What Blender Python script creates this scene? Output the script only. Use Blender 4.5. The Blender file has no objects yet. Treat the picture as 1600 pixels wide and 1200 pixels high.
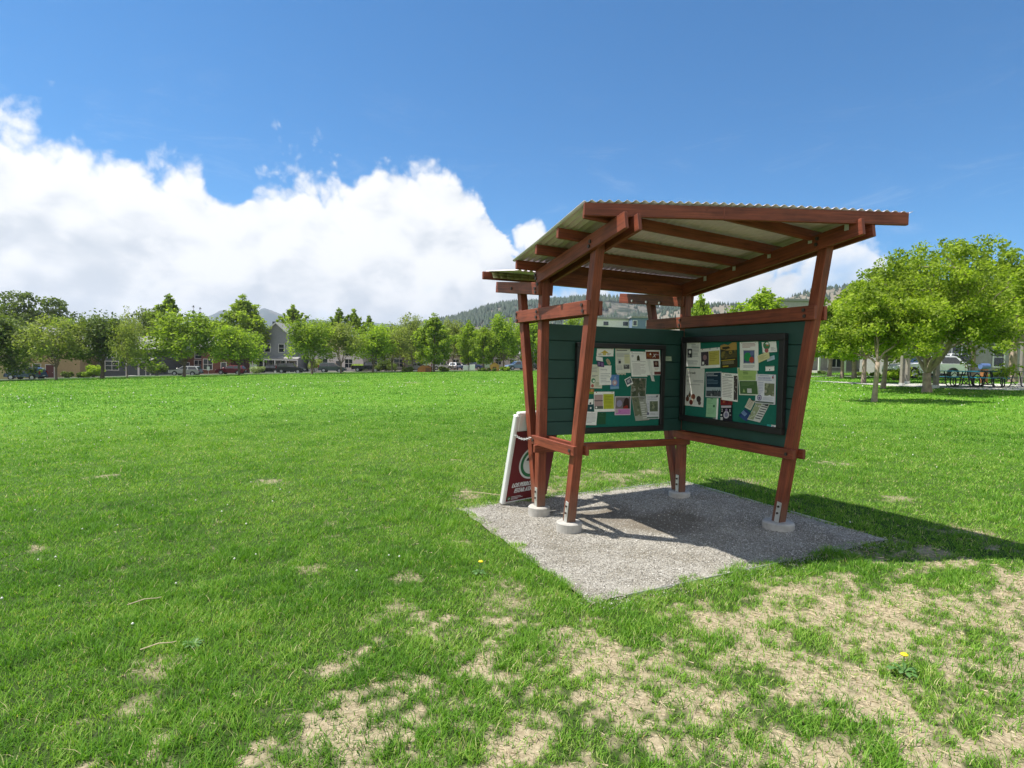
import bpy, math, random
import numpy as np
from mathutils import Vector, Matrix
random.seed(7)
sc = bpy.context.scene
COL = sc.collection
R = math.radians

# ------------------------------------------------------------------ camera frame (metres; kiosk foot near the origin)
CAM = np.array([-2.745, -5.454, 1.6])
FW = np.array([0.4147, 0.9091, -0.0396]); RT = np.array([0.9099, -0.4143, 0.0200])
FW /= np.linalg.norm(FW); RT -= FW * RT.dot(FW); RT /= np.linalg.norm(RT); UP = np.cross(RT, FW)
FPX = 912.31
RH = np.array([0.9101, -0.4144]); FH = np.array([0.4144, 0.9101])      # level right / forward

def terrain(x, y):
    """height of the lawn: a gentle slope up to the right, dropping to the left far away"""
    x = np.asarray(x, float); y = np.asarray(y, float)
    dx = x - CAM[0]; dy = y - CAM[1]
    X = dx * RH[0] + dy * RH[1]; D = dx * FH[0] + dy * FH[1]
    q = np.where(X > 0, 0.0005 * np.where(X < 25, X * X, 50 * X - 625), -0.00012 * X * X)
    q = np.where(X > 25, 0.0005 * 625 + 0.002 * (X - 25), q)
    lat = 0.0254 * np.clip(X, -130, 60) + np.clip(q, -1.6, 1.2)
    return -0.12 + 0.153 * np.tanh(D / 10.0) + lat - 0.002 * np.clip(D - 15, 0, 120)

def at(u, D, z=None):
    X = (u - 800) / FPX * D
    x = CAM[0] + RH[0] * X + FH[0] * D; y = CAM[1] + RH[1] * X + FH[1] * D
    return Vector((x, y, float(terrain(x, y)) if z is None else z))
def row(P):
    d = np.array(P) - CAM
    return 600 - FPX * d.dot(UP) / d.dot(FW)
def d_row(u, v):
    """distance at which the ground seen in direction u lies on line v"""
    lo, hi = 2.0, 200.0
    for _ in range(50):
        m = 0.5 * (lo + hi)
        if row(at(u, m)) > v: lo = m
        else: hi = m
    return lo
def zrow(u, D, v):
    """height that a point in direction u at distance D has on line v"""
    a = at(u, D, 0.0); b = at(u, D, 1.0)
    return (v - row(a)) / (row(b) - row(a))

# ------------------------------------------------------------------ noise for masks
def _h(ix, iy, s):
    n = (ix.astype(np.int64) * 374761393 + iy.astype(np.int64) * 668265263 + s * 982451653) & 0xffffffff
    n = ((n ^ (n >> 13)) * 1274126177) & 0xffffffff
    return ((n ^ (n >> 16)) & 0xffff) / 65535.0
def vnoise(x, y, s=0):
    ix = np.floor(x); iy = np.floor(y); fx = x - ix; fy = y - iy
    fx = fx * fx * (3 - 2 * fx); fy = fy * fy * (3 - 2 * fy)
    a = _h(ix, iy, s); b = _h(ix + 1, iy, s); c = _h(ix, iy + 1, s); d = _h(ix + 1, iy + 1, s)
    return (a * (1 - fx) + b * fx) * (1 - fy) + (c * (1 - fx) + d * fx) * fy
def fbm(x, y, s=0, o=4):
    v = 0; a = 0.5; t = 0
    for k in range(o):
        v = v + a * vnoise(x * 2 ** k + 13.7 * k, y * 2 ** k - 7.1 * k, s + k); t += a; a *= 0.55
    return v / t
def sstep(a, b, x):
    t = np.clip((x - a) / (b - a), 0, 1); return t * t * (3 - 2 * t)

# ------------------------------------------------------------------ materials
def mat(name, col, rough=0.6, metal=0.0, var=0.18, scale=8.0, bump=0.0, spec=0.5, coord='Object', bscale=None, emit=None, trans=0.0):
    m = bpy.data.materials.new(name); m.use_nodes = True
    nt = m.node_tree; N = nt.nodes; L = nt.links
    b = N['Principled BSDF']; b.inputs['Roughness'].default_value = rough; b.inputs['Metallic'].default_value = metal
    b.inputs['Specular IOR Level'].default_value = spec
    tc = N.new('ShaderNodeTexCoord')
    n = N.new('ShaderNodeTexNoise'); n.inputs['Scale'].default_value = scale; n.inputs['Detail'].default_value = 5
    L.new(tc.outputs[coord], n.inputs['Vector'])
    r = N.new('ShaderNodeMapRange'); r.inputs[1].default_value = 0.25; r.inputs[2].default_value = 0.75
    r.inputs[3].default_value = 1 - var; r.inputs[4].default_value = 1 + var
    L.new(n.outputs['Fac'], r.inputs[0])
    x = N.new('ShaderNodeVectorMath'); x.operation = 'SCALE'; x.inputs[0].default_value = col[:3]
    L.new(r.outputs[0], x.inputs['Scale']); L.new(x.outputs[0], b.inputs['Base Color'])
    if bump:
        n2 = N.new('ShaderNodeTexNoise'); n2.inputs['Scale'].default_value = bscale or scale * 6; n2.inputs['Detail'].default_value = 4
        L.new(tc.outputs[coord], n2.inputs['Vector'])
        bp = N.new('ShaderNodeBump'); bp.inputs['Strength'].default_value = bump; bp.inputs['Distance'].default_value = 0.01
        L.new(n2.outputs['Fac'], bp.inputs['Height']); L.new(bp.outputs[0], b.inputs['Normal'])
    if trans:
        b.inputs['Transmission Weight'].default_value = trans
    return m

def wood_mat(name, col, dark, rough=0.55):
    """stained timber: grain along UV u, weathering blotches, small knots"""
    m = bpy.data.materials.new(name); m.use_nodes = True
    nt = m.node_tree; N = nt.nodes; L = nt.links
    b = N['Principled BSDF']; b.inputs['Roughness'].default_value = rough; b.inputs['Specular IOR Level'].default_value = 0.35
    tc = N.new('ShaderNodeTexCoord')
    mp = N.new('ShaderNodeMapping'); mp.inputs['Scale'].default_value = (3.0, 70.0, 1.0); L.new(tc.outputs['UV'], mp.inputs['Vector'])
    g = N.new('ShaderNodeTexNoise'); g.inputs['Scale'].default_value = 1.0; g.inputs['Detail'].default_value = 6; g.inputs['Distortion'].default_value = 0.6
    L.new(mp.outputs[0], g.inputs['Vector'])
    mp2 = N.new('ShaderNodeMapping'); mp2.inputs['Scale'].default_value = (2.5, 9.0, 1.0); L.new(tc.outputs['UV'], mp2.inputs['Vector'])
    g2 = N.new('ShaderNodeTexNoise'); g2.inputs['Scale'].default_value = 1.2; g2.inputs['Detail'].default_value = 4
    L.new(mp2.outputs[0], g2.inputs['Vector'])
    vk = N.new('ShaderNodeTexVoronoi'); vk.inputs['Scale'].default_value = 3.5
    mp3 = N.new('ShaderNodeMapping'); mp3.inputs['Scale'].default_value = (1.0, 3.5, 1.0); L.new(tc.outputs['UV'], mp3.inputs['Vector']); L.new(mp3.outputs[0], vk.inputs['Vector'])
    kr = N.new('ShaderNodeMapRange'); kr.inputs[1].default_value = 0.03; kr.inputs[2].default_value = 0.07; kr.inputs[3].default_value = 0.45; kr.inputs[4].default_value = 1.0
    L.new(vk.outputs['Distance'], kr.inputs[0])
    a = N.new('ShaderNodeMath'); a.operation = 'MULTIPLY_ADD'; a.inputs[1].default_value = 0.55; L.new(g.outputs['Fac'], a.inputs[0])
    h = N.new('ShaderNodeMath'); h.operation = 'MULTIPLY'; h.inputs[1].default_value = 0.45; L.new(g2.outputs['Fac'], h.inputs[0]); L.new(h.outputs[0], a.inputs[2])
    cr = N.new('ShaderNodeValToRGB'); cr.color_ramp.elements[0].position = 0.32; cr.color_ramp.elements[0].color = (*dark, 1)
    cr.color_ramp.elements[1].position = 0.66; cr.color_ramp.elements[1].color = (*col, 1)
    L.new(a.outputs[0], cr.inputs[0])
    # drying checks: thin dark lines along the grain
    mp4 = N.new('ShaderNodeMapping'); mp4.inputs['Scale'].default_value = (1.3, 110.0, 1.0); L.new(tc.outputs['UV'], mp4.inputs['Vector'])
    ck = N.new('ShaderNodeTexNoise'); ck.inputs['Scale'].default_value = 1.0; ck.inputs['Detail'].default_value = 3; L.new(mp4.outputs[0], ck.inputs['Vector'])
    cm = N.new('ShaderNodeMapRange'); cm.inputs[1].default_value = .67; cm.inputs[2].default_value = .72; cm.inputs[3].default_value = 1.0; cm.inputs[4].default_value = .38; L.new(ck.outputs['Fac'], cm.inputs[0])
    # worn, weathered stain in broad blotches
    wn = N.new('ShaderNodeTexNoise'); wn.inputs['Scale'].default_value = 3.2; wn.inputs['Detail'].default_value = 7; wn.inputs['Roughness'].default_value = .68; L.new(tc.outputs['Object'], wn.inputs['Vector'])
    wr = N.new('ShaderNodeMapRange'); wr.inputs[1].default_value = .48; wr.inputs[2].default_value = .72; wr.inputs[3].default_value = 0; wr.inputs[4].default_value = .32; L.new(wn.outputs['Fac'], wr.inputs[0])
    wm = N.new('ShaderNodeMix'); wm.data_type = 'RGBA'; wm.inputs[7].default_value = (col[0] * 1.25, col[1] * 1.5, col[2] * 1.6, 1); L.new(wr.outputs[0], wm.inputs[0]); L.new(cr.outputs[0], wm.inputs[6])
    km = N.new('ShaderNodeMath'); km.operation = 'MULTIPLY'; L.new(kr.outputs[0], km.inputs[0]); L.new(cm.outputs[0], km.inputs[1])
    # splashed soil near the ground
    sp_ = N.new('ShaderNodeSeparateXYZ'); L.new(tc.outputs['Object'], sp_.inputs[0])
    zn = N.new('ShaderNodeMath'); zn.operation = 'MULTIPLY_ADD'; L.new(wn.outputs['Fac'], zn.inputs[0]); zn.inputs[1].default_value = -.5; L.new(sp_.outputs['Z'], zn.inputs[2])
    zr = N.new('ShaderNodeMapRange'); zr.inputs[1].default_value = -.22; zr.inputs[2].default_value = .12; zr.inputs[3].default_value = .75; zr.inputs[4].default_value = 0; L.new(zn.outputs[0], zr.inputs[0])
    sm = N.new('ShaderNodeMix'); sm.data_type = 'RGBA'; sm.inputs[7].default_value = (.16, .12, .085, 1); L.new(zr.outputs[0], sm.inputs[0]); L.new(wm.outputs[2], sm.inputs[6])
    mx = N.new('ShaderNodeVectorMath'); mx.operation = 'SCALE'; L.new(sm.outputs[2], mx.inputs[0]); L.new(km.outputs[0], mx.inputs['Scale'])
    L.new(mx.outputs[0], b.inputs['Base Color'])
    bp = N.new('ShaderNodeBump'); bp.inputs['Strength'].default_value = 0.25; bp.inputs['Distance'].default_value = 0.004
    L.new(g.outputs['Fac'], bp.inputs['Height']); L.new(bp.outputs[0], b.inputs['Normal'])
    return m

def leaf_mat(name, dark, light, trans=0.35):
    m = bpy.data.materials.new(name); m.use_nodes = True
    nt = m.node_tree; N = nt.nodes; L = nt.links; N.clear()
    out = N.new('ShaderNodeOutputMaterial'); at_ = N.new('ShaderNodeAttribute'); at_.attribute_name = 'rnd'
    cr = N.new('ShaderNodeValToRGB'); cr.color_ramp.elements[0].color = (*dark, 1); cr.color_ramp.elements[1].color = (*light, 1)
    L.new(at_.outputs['Fac'], cr.inputs[0])
    p = N.new('ShaderNodeBsdfPrincipled'); p.inputs['Roughness'].default_value = 0.6; p.inputs['Specular IOR Level'].default_value = 0.2
    L.new(cr.outputs[0], p.inputs['Base Color'])
    t = N.new('ShaderNodeBsdfTranslucent')
    hs = N.new('ShaderNodeMix'); hs.data_type = 'RGBA'; hs.blend_type = 'MULTIPLY'; hs.inputs[0].default_value = 1.0
    hs.inputs[7].default_value = (1.25, 1.35, 0.5, 1); L.new(cr.outputs[0], hs.inputs[6]); L.new(hs.outputs[2], t.inputs['Color'])
    mx = N.new('ShaderNodeMixShader'); mx.inputs[0].default_value = trans
    L.new(p.outputs[0], mx.inputs[1]); L.new(t.outputs[0], mx.inputs[2]); L.new(mx.outputs[0], out.inputs['Surface'])
    return m

_ink = {}
def ink(c):
    c = tuple(round(k, 3) for k in c)
    if c not in _ink:
        _ink[c] = mat('paper_print', c, 0.7, var=0.06, scale=30, spec=0.25)
    return _ink[c]

def srgb(r, g, b):
    f = lambda c: (c / 255 / 12.92) if c / 255 < 0.04045 else ((c / 255 + 0.055) / 1.055) ** 2.4
    return (f(r), f(g), f(b))

# ------------------------------------------------------------------ mesh builder
class MB:
    def __init__(s): s.v = []; s.f = []; s.m = []; s.uv = {}
    def quad(s, a, b, c, d, mi=0):
        i = len(s.v); s.v += [tuple(a), tuple(b), tuple(c), tuple(d)]; s.f.append((i, i + 1, i + 2, i + 3)); s.m.append(mi)
    def poly(s, pts, mi=0):
        i = len(s.v); s.v += [tuple(p) for p in pts]; s.f.append(tuple(range(i, i + len(pts)))); s.m.append(mi)
    def hexa(s, c, mi=0, L=None, off=0.0):
        """8 corners: 0-3 one end (ring), 4-7 other end; optional length UV"""
        i = len(s.v); s.v += [tuple(p) for p in c]
        for k, f in enumerate([(3, 2, 1, 0), (4, 5, 6, 7), (0, 1, 5, 4), (1, 2, 6, 5), (2, 3, 7, 6), (3, 0, 4, 7)]):
            s.f.append(tuple(i + j for j in f)); s.m.append(mi)
            if L is not None:
                if k < 2: s.uv[len(s.f) - 1] = [(off + .02 * k, 0), (off + .02 * k, .04), (off + .03, .04), (off + .03, 0)]
                else:
                    o = 0.11 * k + off
                    s.uv[len(s.f) - 1] = [(off, o), (off, o + .1), (off + L, o + .1), (off + L, o)]
    def box(s, x0, x1, y0, y1, z0, z1, mi=0):
        s.hexa([(x0, y0, z0), (x1, y0, z0), (x1, y1, z0), (x0, y1, z0), (x0, y0, z1), (x1, y0, z1), (x1, y1, z1), (x0, y1, z1)], mi)
    def beam(s, p0, p1, w, h, side=(1, 0, 0), mi=0):
        """board from p0 to p1 (centre line), w along side, h across"""
        p0 = Vector(p0); p1 = Vector(p1); d = (p1 - p0); L = d.length; d.normalize(); sd = Vector(side)
        sd = (sd - d * sd.dot(d)).normalized(); n = sd.cross(d).normalized()
        a = sd * w / 2; b = n * h / 2
        s.hexa([p0 - a - b, p0 + a - b, p0 + a + b, p0 - a + b, p1 - a - b, p1 + a - b, p1 + a + b, p1 - a + b], mi, L, random.random() * 7)
    def tube(s, pts, rad, n=8, mi=0, cap=True):
        pts = [Vector(p) for p in pts]; base = len(s.v)
        if not isinstance(rad, (list, tuple)): rad = [rad] * len(pts)
        prev = None
        for k, p in enumerate(pts):
            d = (pts[min(k + 1, len(pts) - 1)] - pts[max(k - 1, 0)]).normalized()
            if prev is None:
                r = Vector((0, 0, 1)) if abs(d.z) < .9 else Vector((1, 0, 0))
                a = d.cross(r).normalized()
            else: a = (prev - d * prev.dot(d)).normalized()
            prev = a; b = d.cross(a)
            for j in range(n):
                t = 2 * math.pi * j / n
                s.v.append(tuple(p + (a * math.cos(t) + b * math.sin(t)) * rad[k]))
        for k in range(len(pts) - 1):
            for j in range(n):
                q = base + k * n; j2 = (j + 1) % n
                s.f.append((q + j, q + j2, q + n + j2, q + n + j)); s.m.append(mi)
        if cap:
            s.f.append(tuple(base + j for j in reversed(range(n)))); s.m.append(mi)
            e = base + (len(pts) - 1) * n; s.f.append(tuple(e + j for j in range(n))); s.m.append(mi)
    def cyl(s, c0, c1, r0, r1=None, n=16, mi=0): s.tube([c0, c1], [r0, r0 if r1 is None else r1], n, mi)
    def lathe(s, prof, c=(0, 0, 0), n=24, mi=0):
        base = len(s.v)
        for (r, z) in prof:
            for j in range(n):
                t = 2 * math.pi * j / n; s.v.append((c[0] + r * math.cos(t), c[1] + r * math.sin(t), c[2] + z))
        for k in range(len(prof) - 1):
            for j in range(n):
                q = base + k * n; j2 = (j + 1) % n
                s.f.append((q + j, q + j2, q + n + j2, q + n + j)); s.m.append(mi)
        s.f.append(tuple(base + j for j in reversed(range(n)))); s.m.append(mi)
        e = base + (len(prof) - 1) * n; s.f.append(tuple(e + j for j in range(n))); s.m.append(mi)
    def build(s, name, mats, parent=None, loc=None, bevel=0, smooth=False):
        me = bpy.data.meshes.new(name)
        v = s.v
        if loc is not None: v = [(a - loc[0], b - loc[1], c - loc[2]) for a, b, c in v]
        me.from_pydata(v, [], s.f)
        if not isinstance(mats, (list, tuple)): mats = [mats]
        for m in mats: me.materials.append(m)
        me.polygons.foreach_set('material_index', s.m)
        if s.uv:
            ul = me.uv_layers.new(name='UVMap')
            for fi, co in s.uv.items():
                for k, li in enumerate(me.polygons[fi].loop_indices): ul.data[li].uv = co[k]
        if smooth: me.polygons.foreach_set('use_smooth', [True] * len(me.polygons))
        me.update()
        o = bpy.data.objects.new(name, me); COL.objects.link(o)
        if loc is not None: o.location = loc
        if parent is not None: o.parent = parent
        if bevel:
            b = o.modifiers.new('edge', 'BEVEL'); b.width = bevel; b.segments = 1; b.limit_method = 'ANGLE'
        return o

def tag(o, label=None, cat=None, group=None, kind=None):
    if label: o['label'] = label
    if cat: o['category'] = cat
    if group: o['group'] = group
    if kind: o['kind'] = kind
    return o
def empty(name, loc, rz=0.0, label=None, cat=None, group=None):
    o = bpy.data.objects.new(name, None); COL.objects.link(o); o.location = loc; o.rotation_euler = (0, 0, rz); o.empty_display_size = .2
    return tag(o, label, cat, group)
def copy_tree(o, parent=None):
    c = o.copy(); COL.objects.link(c)
    if parent is not None: c.parent = parent
    for ch in list(o.children): copy_tree(ch, c)
    return c
def np_mesh(name, verts, quads=None, tris=None, mats=(), attrs=None):
    """fast mesh from numpy arrays; attrs: {name: per-face floats}"""
    me = bpy.data.meshes.new(name)
    nq = 0 if quads is None else len(quads); ntr = 0 if tris is None else len(tris)
    loops = np.concatenate([a.reshape(-1) for a in (quads, tris) if a is not None and len(a)]).astype(np.int32)
    me.vertices.add(len(verts)); me.vertices.foreach_set('co', np.asarray(verts, np.float32).reshape(-1))
    me.loops.add(len(loops)); me.loops.foreach_set('vertex_index', loops)
    me.polygons.add(nq + ntr)
    st = np.concatenate([np.arange(nq) * 4, nq * 4 + np.arange(ntr) * 3]).astype(np.int32)
    me.polygons.foreach_set('loop_start', st)
    for m in mats: me.materials.append(m)
    me.update(calc_edges=True)
    for k, (dom, a) in (attrs or {}).items():
        t = me.attributes.new(k, 'FLOAT', dom); t.data.foreach_set('value', np.asarray(a, np.float32))
    return me
def link(name, me, parent=None, loc=None):
    o = bpy.data.objects.new(name, me); COL.objects.link(o)
    if loc is not None: o.location = loc
    if parent is not None: o.parent = parent
    return o

_txt = {}
def text_polys(s, shear=0.0):
    """letters of s as flat polygons, cap height 1, starting at x=0"""
    k = (s, shear)
    if k not in _txt:
        cu = bpy.data.curves.new('lettering', 'FONT'); cu.body = s; cu.shear = shear; cu.resolution_u = 2
        o = bpy.data.objects.new('lettering', cu); COL.objects.link(o)
        bpy.context.view_layer.update()
        me = bpy.data.meshes.new_from_object(o.evaluated_get(bpy.context.evaluated_depsgraph_get()))
        V = [(v.co.x / 0.7, v.co.y / 0.7) for v in me.vertices]; F = [tuple(p.vertices) for p in me.polygons]
        bpy.data.objects.remove(o); bpy.data.curves.remove(cu); bpy.data.meshes.remove(me)
        _txt[k] = (V, F, max([a for a, b in V] or [1]))
    return _txt[k]
# ------------------------------------------------------------------ shared materials
M = {}
M['wood'] = wood_mat('redwood_stain', srgb(148, 76, 52), srgb(78, 37, 26))
M['wood_edge'] = M['wood']
M['concrete'] = mat('cast_concrete', (.42, .40, .36), .9, var=.22, scale=14, bump=.4)
M['galv'] = mat('galvanised_steel', (.62, .62, .60), .45, .6, var=.12, scale=20)
M['sheet'] = mat('corrugated_galvanised', (.78, .69, .72), .42, .12, var=.10, scale=6)
M['bolt'] = mat('dark_bolt', (.07, .055, .05), .5, .5)
M['bolt_bright'] = mat('bright_bolt', (.65, .62, .58), .4, .7)
M['green'] = mat('green_siding_paint', srgb(30, 68, 61), .6, var=.16, scale=5, bump=.12)
M['teal'] = mat('teal_pinboard_felt', srgb(14, 104, 88), .9, var=.10, scale=30)
M['black'] = mat('black_frame', (.012, .011, .012), .5, var=.2)
M['white'] = mat('white_plastic', (.78, .78, .76), .45, var=.04, scale=9)

# ------------------------------------------------------------------ the noticeboard shelter
K = empty('noticeboard_shelter', (0, 0, 0), 0, 'redwood stained park noticeboard shelter with butterfly corrugated roof on gravel pad', 'shelter')
W = 1.878
def zbL(y): return 2.407 - 0.175 * y          # underside of the left roof beam
def zbR(y): return 2.390 - 0.140 * y
BH = 0.138
def ztop(x, y):                                # top of the beams, ruled between the two frames
    t = x / W
    return (zbL(y) * (1 - t) + (2.39 - .12 * y) * t) + BH
def part(name, mb, m='wood', bevel=.004, parent=K, **k): return mb.build(name, M[m], parent, bevel=bevel, **k)

def frame_side(x, zb, legb, legt, y_beam, y_mid, y_low, zmid, zlow, arm_end, strut_t):
    xc = x + .085
    # post, strut and leg
    b = MB(); b.beam((xc, -.015, .03), (xc, -.015, zb(0) + BH - .01), .09, .09); part('post', b)
    b = MB(); b.beam((xc, .045, .10), (xc, strut_t, 2.41), .082, .088); part('rear_strut', b)
    b = MB(); b.beam((xc, *legb), (xc, *legt), .09, .092); part('leg', b)
    for s in (x + .019, x + .151):              # boards in pairs either side of the posts
        b = MB(); b.beam((s, .02, zb(.02) + BH / 2), (s, y_beam, zb(y_beam) + BH / 2), .038, BH); part('roof_beam', b)
        b = MB(); b.beam((s, y_mid[1], zmid - .064), (s, y_mid[0], zmid - .064), .038, .128); part('middle_rail', b)
        b = MB(); b.beam((s, y_low[1], zlow - .046), (s, y_low[0], zlow - .046), .038, .092); part('lower_rail', b)
        sl = (arm_end[2] - arm_end[1]) / arm_end[0]
        b = MB(); b.beam((s, -.05, arm_end[1] - .05 * sl + .064), (s, arm_end[0], arm_end[2] + .064), .038, .128); part('rear_arm', b)
frame_side(0.0, zbL, (-.632, .05), (-1.03, 2.66), -1.535, (-.995, .505), (-.83, .05), 2.152, .822, (1.09, 2.291, 2.422), .535)
frame_side(W, zbR, (-1.43, .09), (-1.828, 2.70), -2.215, (-1.80, .615), (-1.635, .05), 2.152, .822, (1.22, 2.275, 2.418), .655)
# footings and straps
for (x, y, r, z0, z1) in ((.085, -.005, .115, -.1, .074), (.085, -.638, .122, -.1, .072), (W + .085, -.005, .125, -.05, .088), (W + .085, -1.43, .145, -.05, .098)):
    b = MB(); b.lathe([(r, z0), (r, z1 - .012), (r - .012, z1)], (x, y, 0), 28); o = part('footing', b, 'concrete', 0)
for (x, y, z, ln, lean) in ((.038, -.02, .074, .2, 0), (.038, -.648, .072, .2, -.152), (W + .036, -.02, .088, .2, 0), (W + .036, -1.448, .098, .2, -.152)):
    b = MB(); b.beam((x - .002, y + .0, z), (x - .002, y + lean * ln, z + ln), .006, .05)
    o = part('post_strap', b, 'galv', .001)
    for q in (.45, .78):
        c = MB(); c.cyl((x - .004, y + lean * ln * q, z + ln * q), (x - .016, y + lean * ln * q, z + ln * q), .011, n=8); c.build('bolt', M['bolt'], o)
# bolts on the outer faces
def bolts(x, d, pts, m='bolt'):
    for (y, z) in pts:
        c = MB(); c.cyl((x, y, z), (x + d * .012, y, z), .016, n=10); c.build('bolt', M[m], K)
bolts(0.0, -1, [(-.915, 2.115), (-.935, 2.06), (-.02, 2.115), (-.01, 2.06), (.03, 2.36), (.02, 2.32), (-.03, 2.40), (.48, 2.12), (.46, 2.05), (-1.03, 2.66), (-1.01, 2.62), (.03, 2.50), (.01, 2.46), (-.76, .775), (0.0, .775), (.62, 2.42)])
bolts(W, -1, [(-1.69, 2.115), (-1.70, 2.06), (-.02, 2.115), (-.01, 2.06), (-1.80, 2.74), (-1.79, 2.69), (-1.56, .775)], 'bolt')
bolts(W, -1, [(.36, 2.345), (.62, 2.38), (.92, 2.42)], 'bolt_bright')
# header between the frames, lower cross rail
b = MB(); b.beam((.172, -.035, 2.468), (W - .002, -.035, 2.452), .04, .135, side=(0, 1, 0)); part('header', b)
b = MB(); b.beam((.172, .03, 2.455), (W - .002, .03, 2.44), .036, .1, side=(0, 1, 0)); part('header', b)
b = MB(); b.beam((-.03, -.081, .695), (2.02, -.081, .695), .038, .08, side=(0, 1, 0)); part('cross_rail', b)
# purlins
XL, XR = -.225, 2.31
def fasc_y(x): return -1.392 - .4015 * x
for y in (0.03, -.415, -.835, -1.28, -1.73):
    xl = XL
    if y < -1.26: xl = max(XL, (y + 1.392 + .03) / -.4015 + .06)
    b = MB(); b.beam((xl, y, ztop(xl, y) + .047), (XR - .02, y, ztop(XR, y) + .047), .038, .092, side=(0, 1, 0)); part('purlin', b)
x0, x1 = -.236, 2.30
b = MB(); b.beam((x0, fasc_y(x0), 2.795 + .053), (x1, fasc_y(x1), 2.80 + .053), .038, .106, side=(.37, .93, 0)); part('fascia', b)
# corrugated roof sheet, cut along the skew fascia
def corrugated(name, xs0, xs1, y_lo, y_hi, zf, lam=.0677, amp=.0095, ny=6):
    nx = int((xs1 - xs0) / (lam / 8)); xs = np.linspace(xs0, xs1, nx); mb = MB()
    for j in range(ny):
        t = j / (ny - 1)
        for x in xs:
            y = y_lo(x) * (1 - t) + y_hi(x) * t
            mb.v.append((x, y, zf(x, y) + amp * math.sin(2 * math.pi * x / lam)))
    for j in range(ny - 1):
        for i in range(nx - 1):
            a = j * nx + i; mb.f.append((a, a + 1, a + nx + 1, a + nx)); mb.m.append(0)
    o = mb.build(name, M['sheet'], K, smooth=True)
    s = o.modifiers.new('gauge', 'SOLIDIFY'); s.thickness = .0015
    return o
corrugated('roof_sheet', -.243, 2.325, lambda x: fasc_y(x) - .0205, lambda x: .085, lambda x, y: ztop(x, y) + .104 + .025 * np.clip((-y - .5) / .9, 0, 1))
# rear visor: purlin on the arms, sheet rising to the back
zP = lambda x: 2.552 + (.008 * x)
b = MB(); b.beam((-.215, .985, zP(0) + .046), (2.13, .985, zP(W) + .046), .038, .09, side=(0, 1, 0)); part('purlin', b)
corrugated('visor_sheet', -.14, 2.16, lambda x: .16, lambda x: 1.08, lambda x, y: zP(0) + .104 + (y - .985) * .118, ny=4)
M['flash'] = mat('dull_flashing', (.56, .50, .27), .4, .2, var=.15, scale=3)
b = MB()
for k in range(24):                            # bent flashing over the front of the visor purlin
    xa = -.115 + 2.24 * k / 24; xb = -.115 + 2.24 * (k + 1) / 24; za = zP(xa) + .012; zb_ = zP(xb) + .012; w0 = .008 * math.sin(k * 1.7); w1 = .008 * math.sin((k + 1) * 1.7)
    b.quad((xa, .895 - w0, za), (xb, .895 - w1, zb_), (xb, .93, zb_ + .045), (xa, .93, za + .045)); b.quad((xa, .93, za + .045), (xb, .93, zb_ + .045), (xb, .962, zb_ + .092), (xa, .962, za + .092))
o = part('flashing', b, 'flash', 0, smooth=True); s_ = o.modifiers.new('gauge', 'SOLIDIFY'); s_.thickness = .0012
# galvanised ties under the purlins at the right frame
for y in (0.03, -.415, -.835, -1.28, -1.73, -2.08):
    z = zbR(y) + BH
    b = MB(); b.box(W - .004, W - .001, y - .018, y + .022, z - .06, z + .02); part('purlin_tie', b, 'galv', 0)

# siding boards (each wall one part; the gaps between boards are real)
def siding_back():
    b = MB(); zs = [.82, .966, 1.10, 1.222, 1.423, 1.62, 1.823, 1.998]
    for a, c in zip(zs[:-1], zs[1:]):
        b.beam((.132, -.04, (a + c) / 2), (W + .0405, -.04, (a + c) / 2), .022, c - a - .007, side=(0, 1, 0))
    b.box(.14, W + .0395, -.026, -.016, .83, 1.99)
    part('siding', b, 'green', .003)
def siding_side():
    b = MB(); zs = [.826, 1.0, 1.194, 1.296, 1.405, 1.507, 1.603, 1.804, 2.02]
    for a, c in zip(zs[:-1], zs[1:]):
        zm = (a + c) / 2; ye = -1.43 - (zm - .09) * .1525 + .012
        b.beam((W + .052, -.05, zm), (W + .052, ye, zm), .022, c - a - .007)
    b.poly([(W + .066, -.06, .83), (W + .066, -1.53, .83), (W + .066, -1.71, 2.01), (W + .066, -.06, 2.01)])
    part('siding', b, 'green', .003)
siding_back(); siding_side()

# display cases: black frame, teal pin board behind
def case(corner, ax, un, w, h, fr, dep):
    """corner: lower left, ax: along the wall, un: out of the wall"""
    c = Vector(corner); ax = Vector(ax); un = Vector(un); up = Vector((0, 0, 1))
    d = empty('display_case', (0, 0, 0)); d.parent = K
    def bx(mb, a0, a1, z0, z1, n0, n1):
        P = lambda a, z, n: c + ax * a + up * z + un * n
        mb.hexa([P(a0, z0, n0), P(a1, z0, n0), P(a1, z1, n0), P(a0, z1, n0), P(a0, z0, n1), P(a1, z0, n1), P(a1, z1, n1), P(a0, z1, n1)])
    b = MB(); bx(b, 0, w, 0, fr, 0, dep); bx(b, 0, w, h - fr, h, 0, dep); bx(b, 0, fr, fr, h - fr, 0, dep); bx(b, w - fr, w, fr, h - fr, 0, dep)
    b.build('case_frame', M['black'], d, bevel=.004)
    b = MB(); bx(b, fr - .002, w - fr + .002, fr - .002, h - fr + .002, .002, dep - .035); b.build('pin_board', M['teal'], d)
case((.45, -.052, .845), (1, 0, 0), (0, -1, 0), 1.17, .965, .05, .055)
case((W + .038, -.072, .948), (0, -1, 0), (-1, 0, 0), 1.435, .965, .065, .055)
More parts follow.
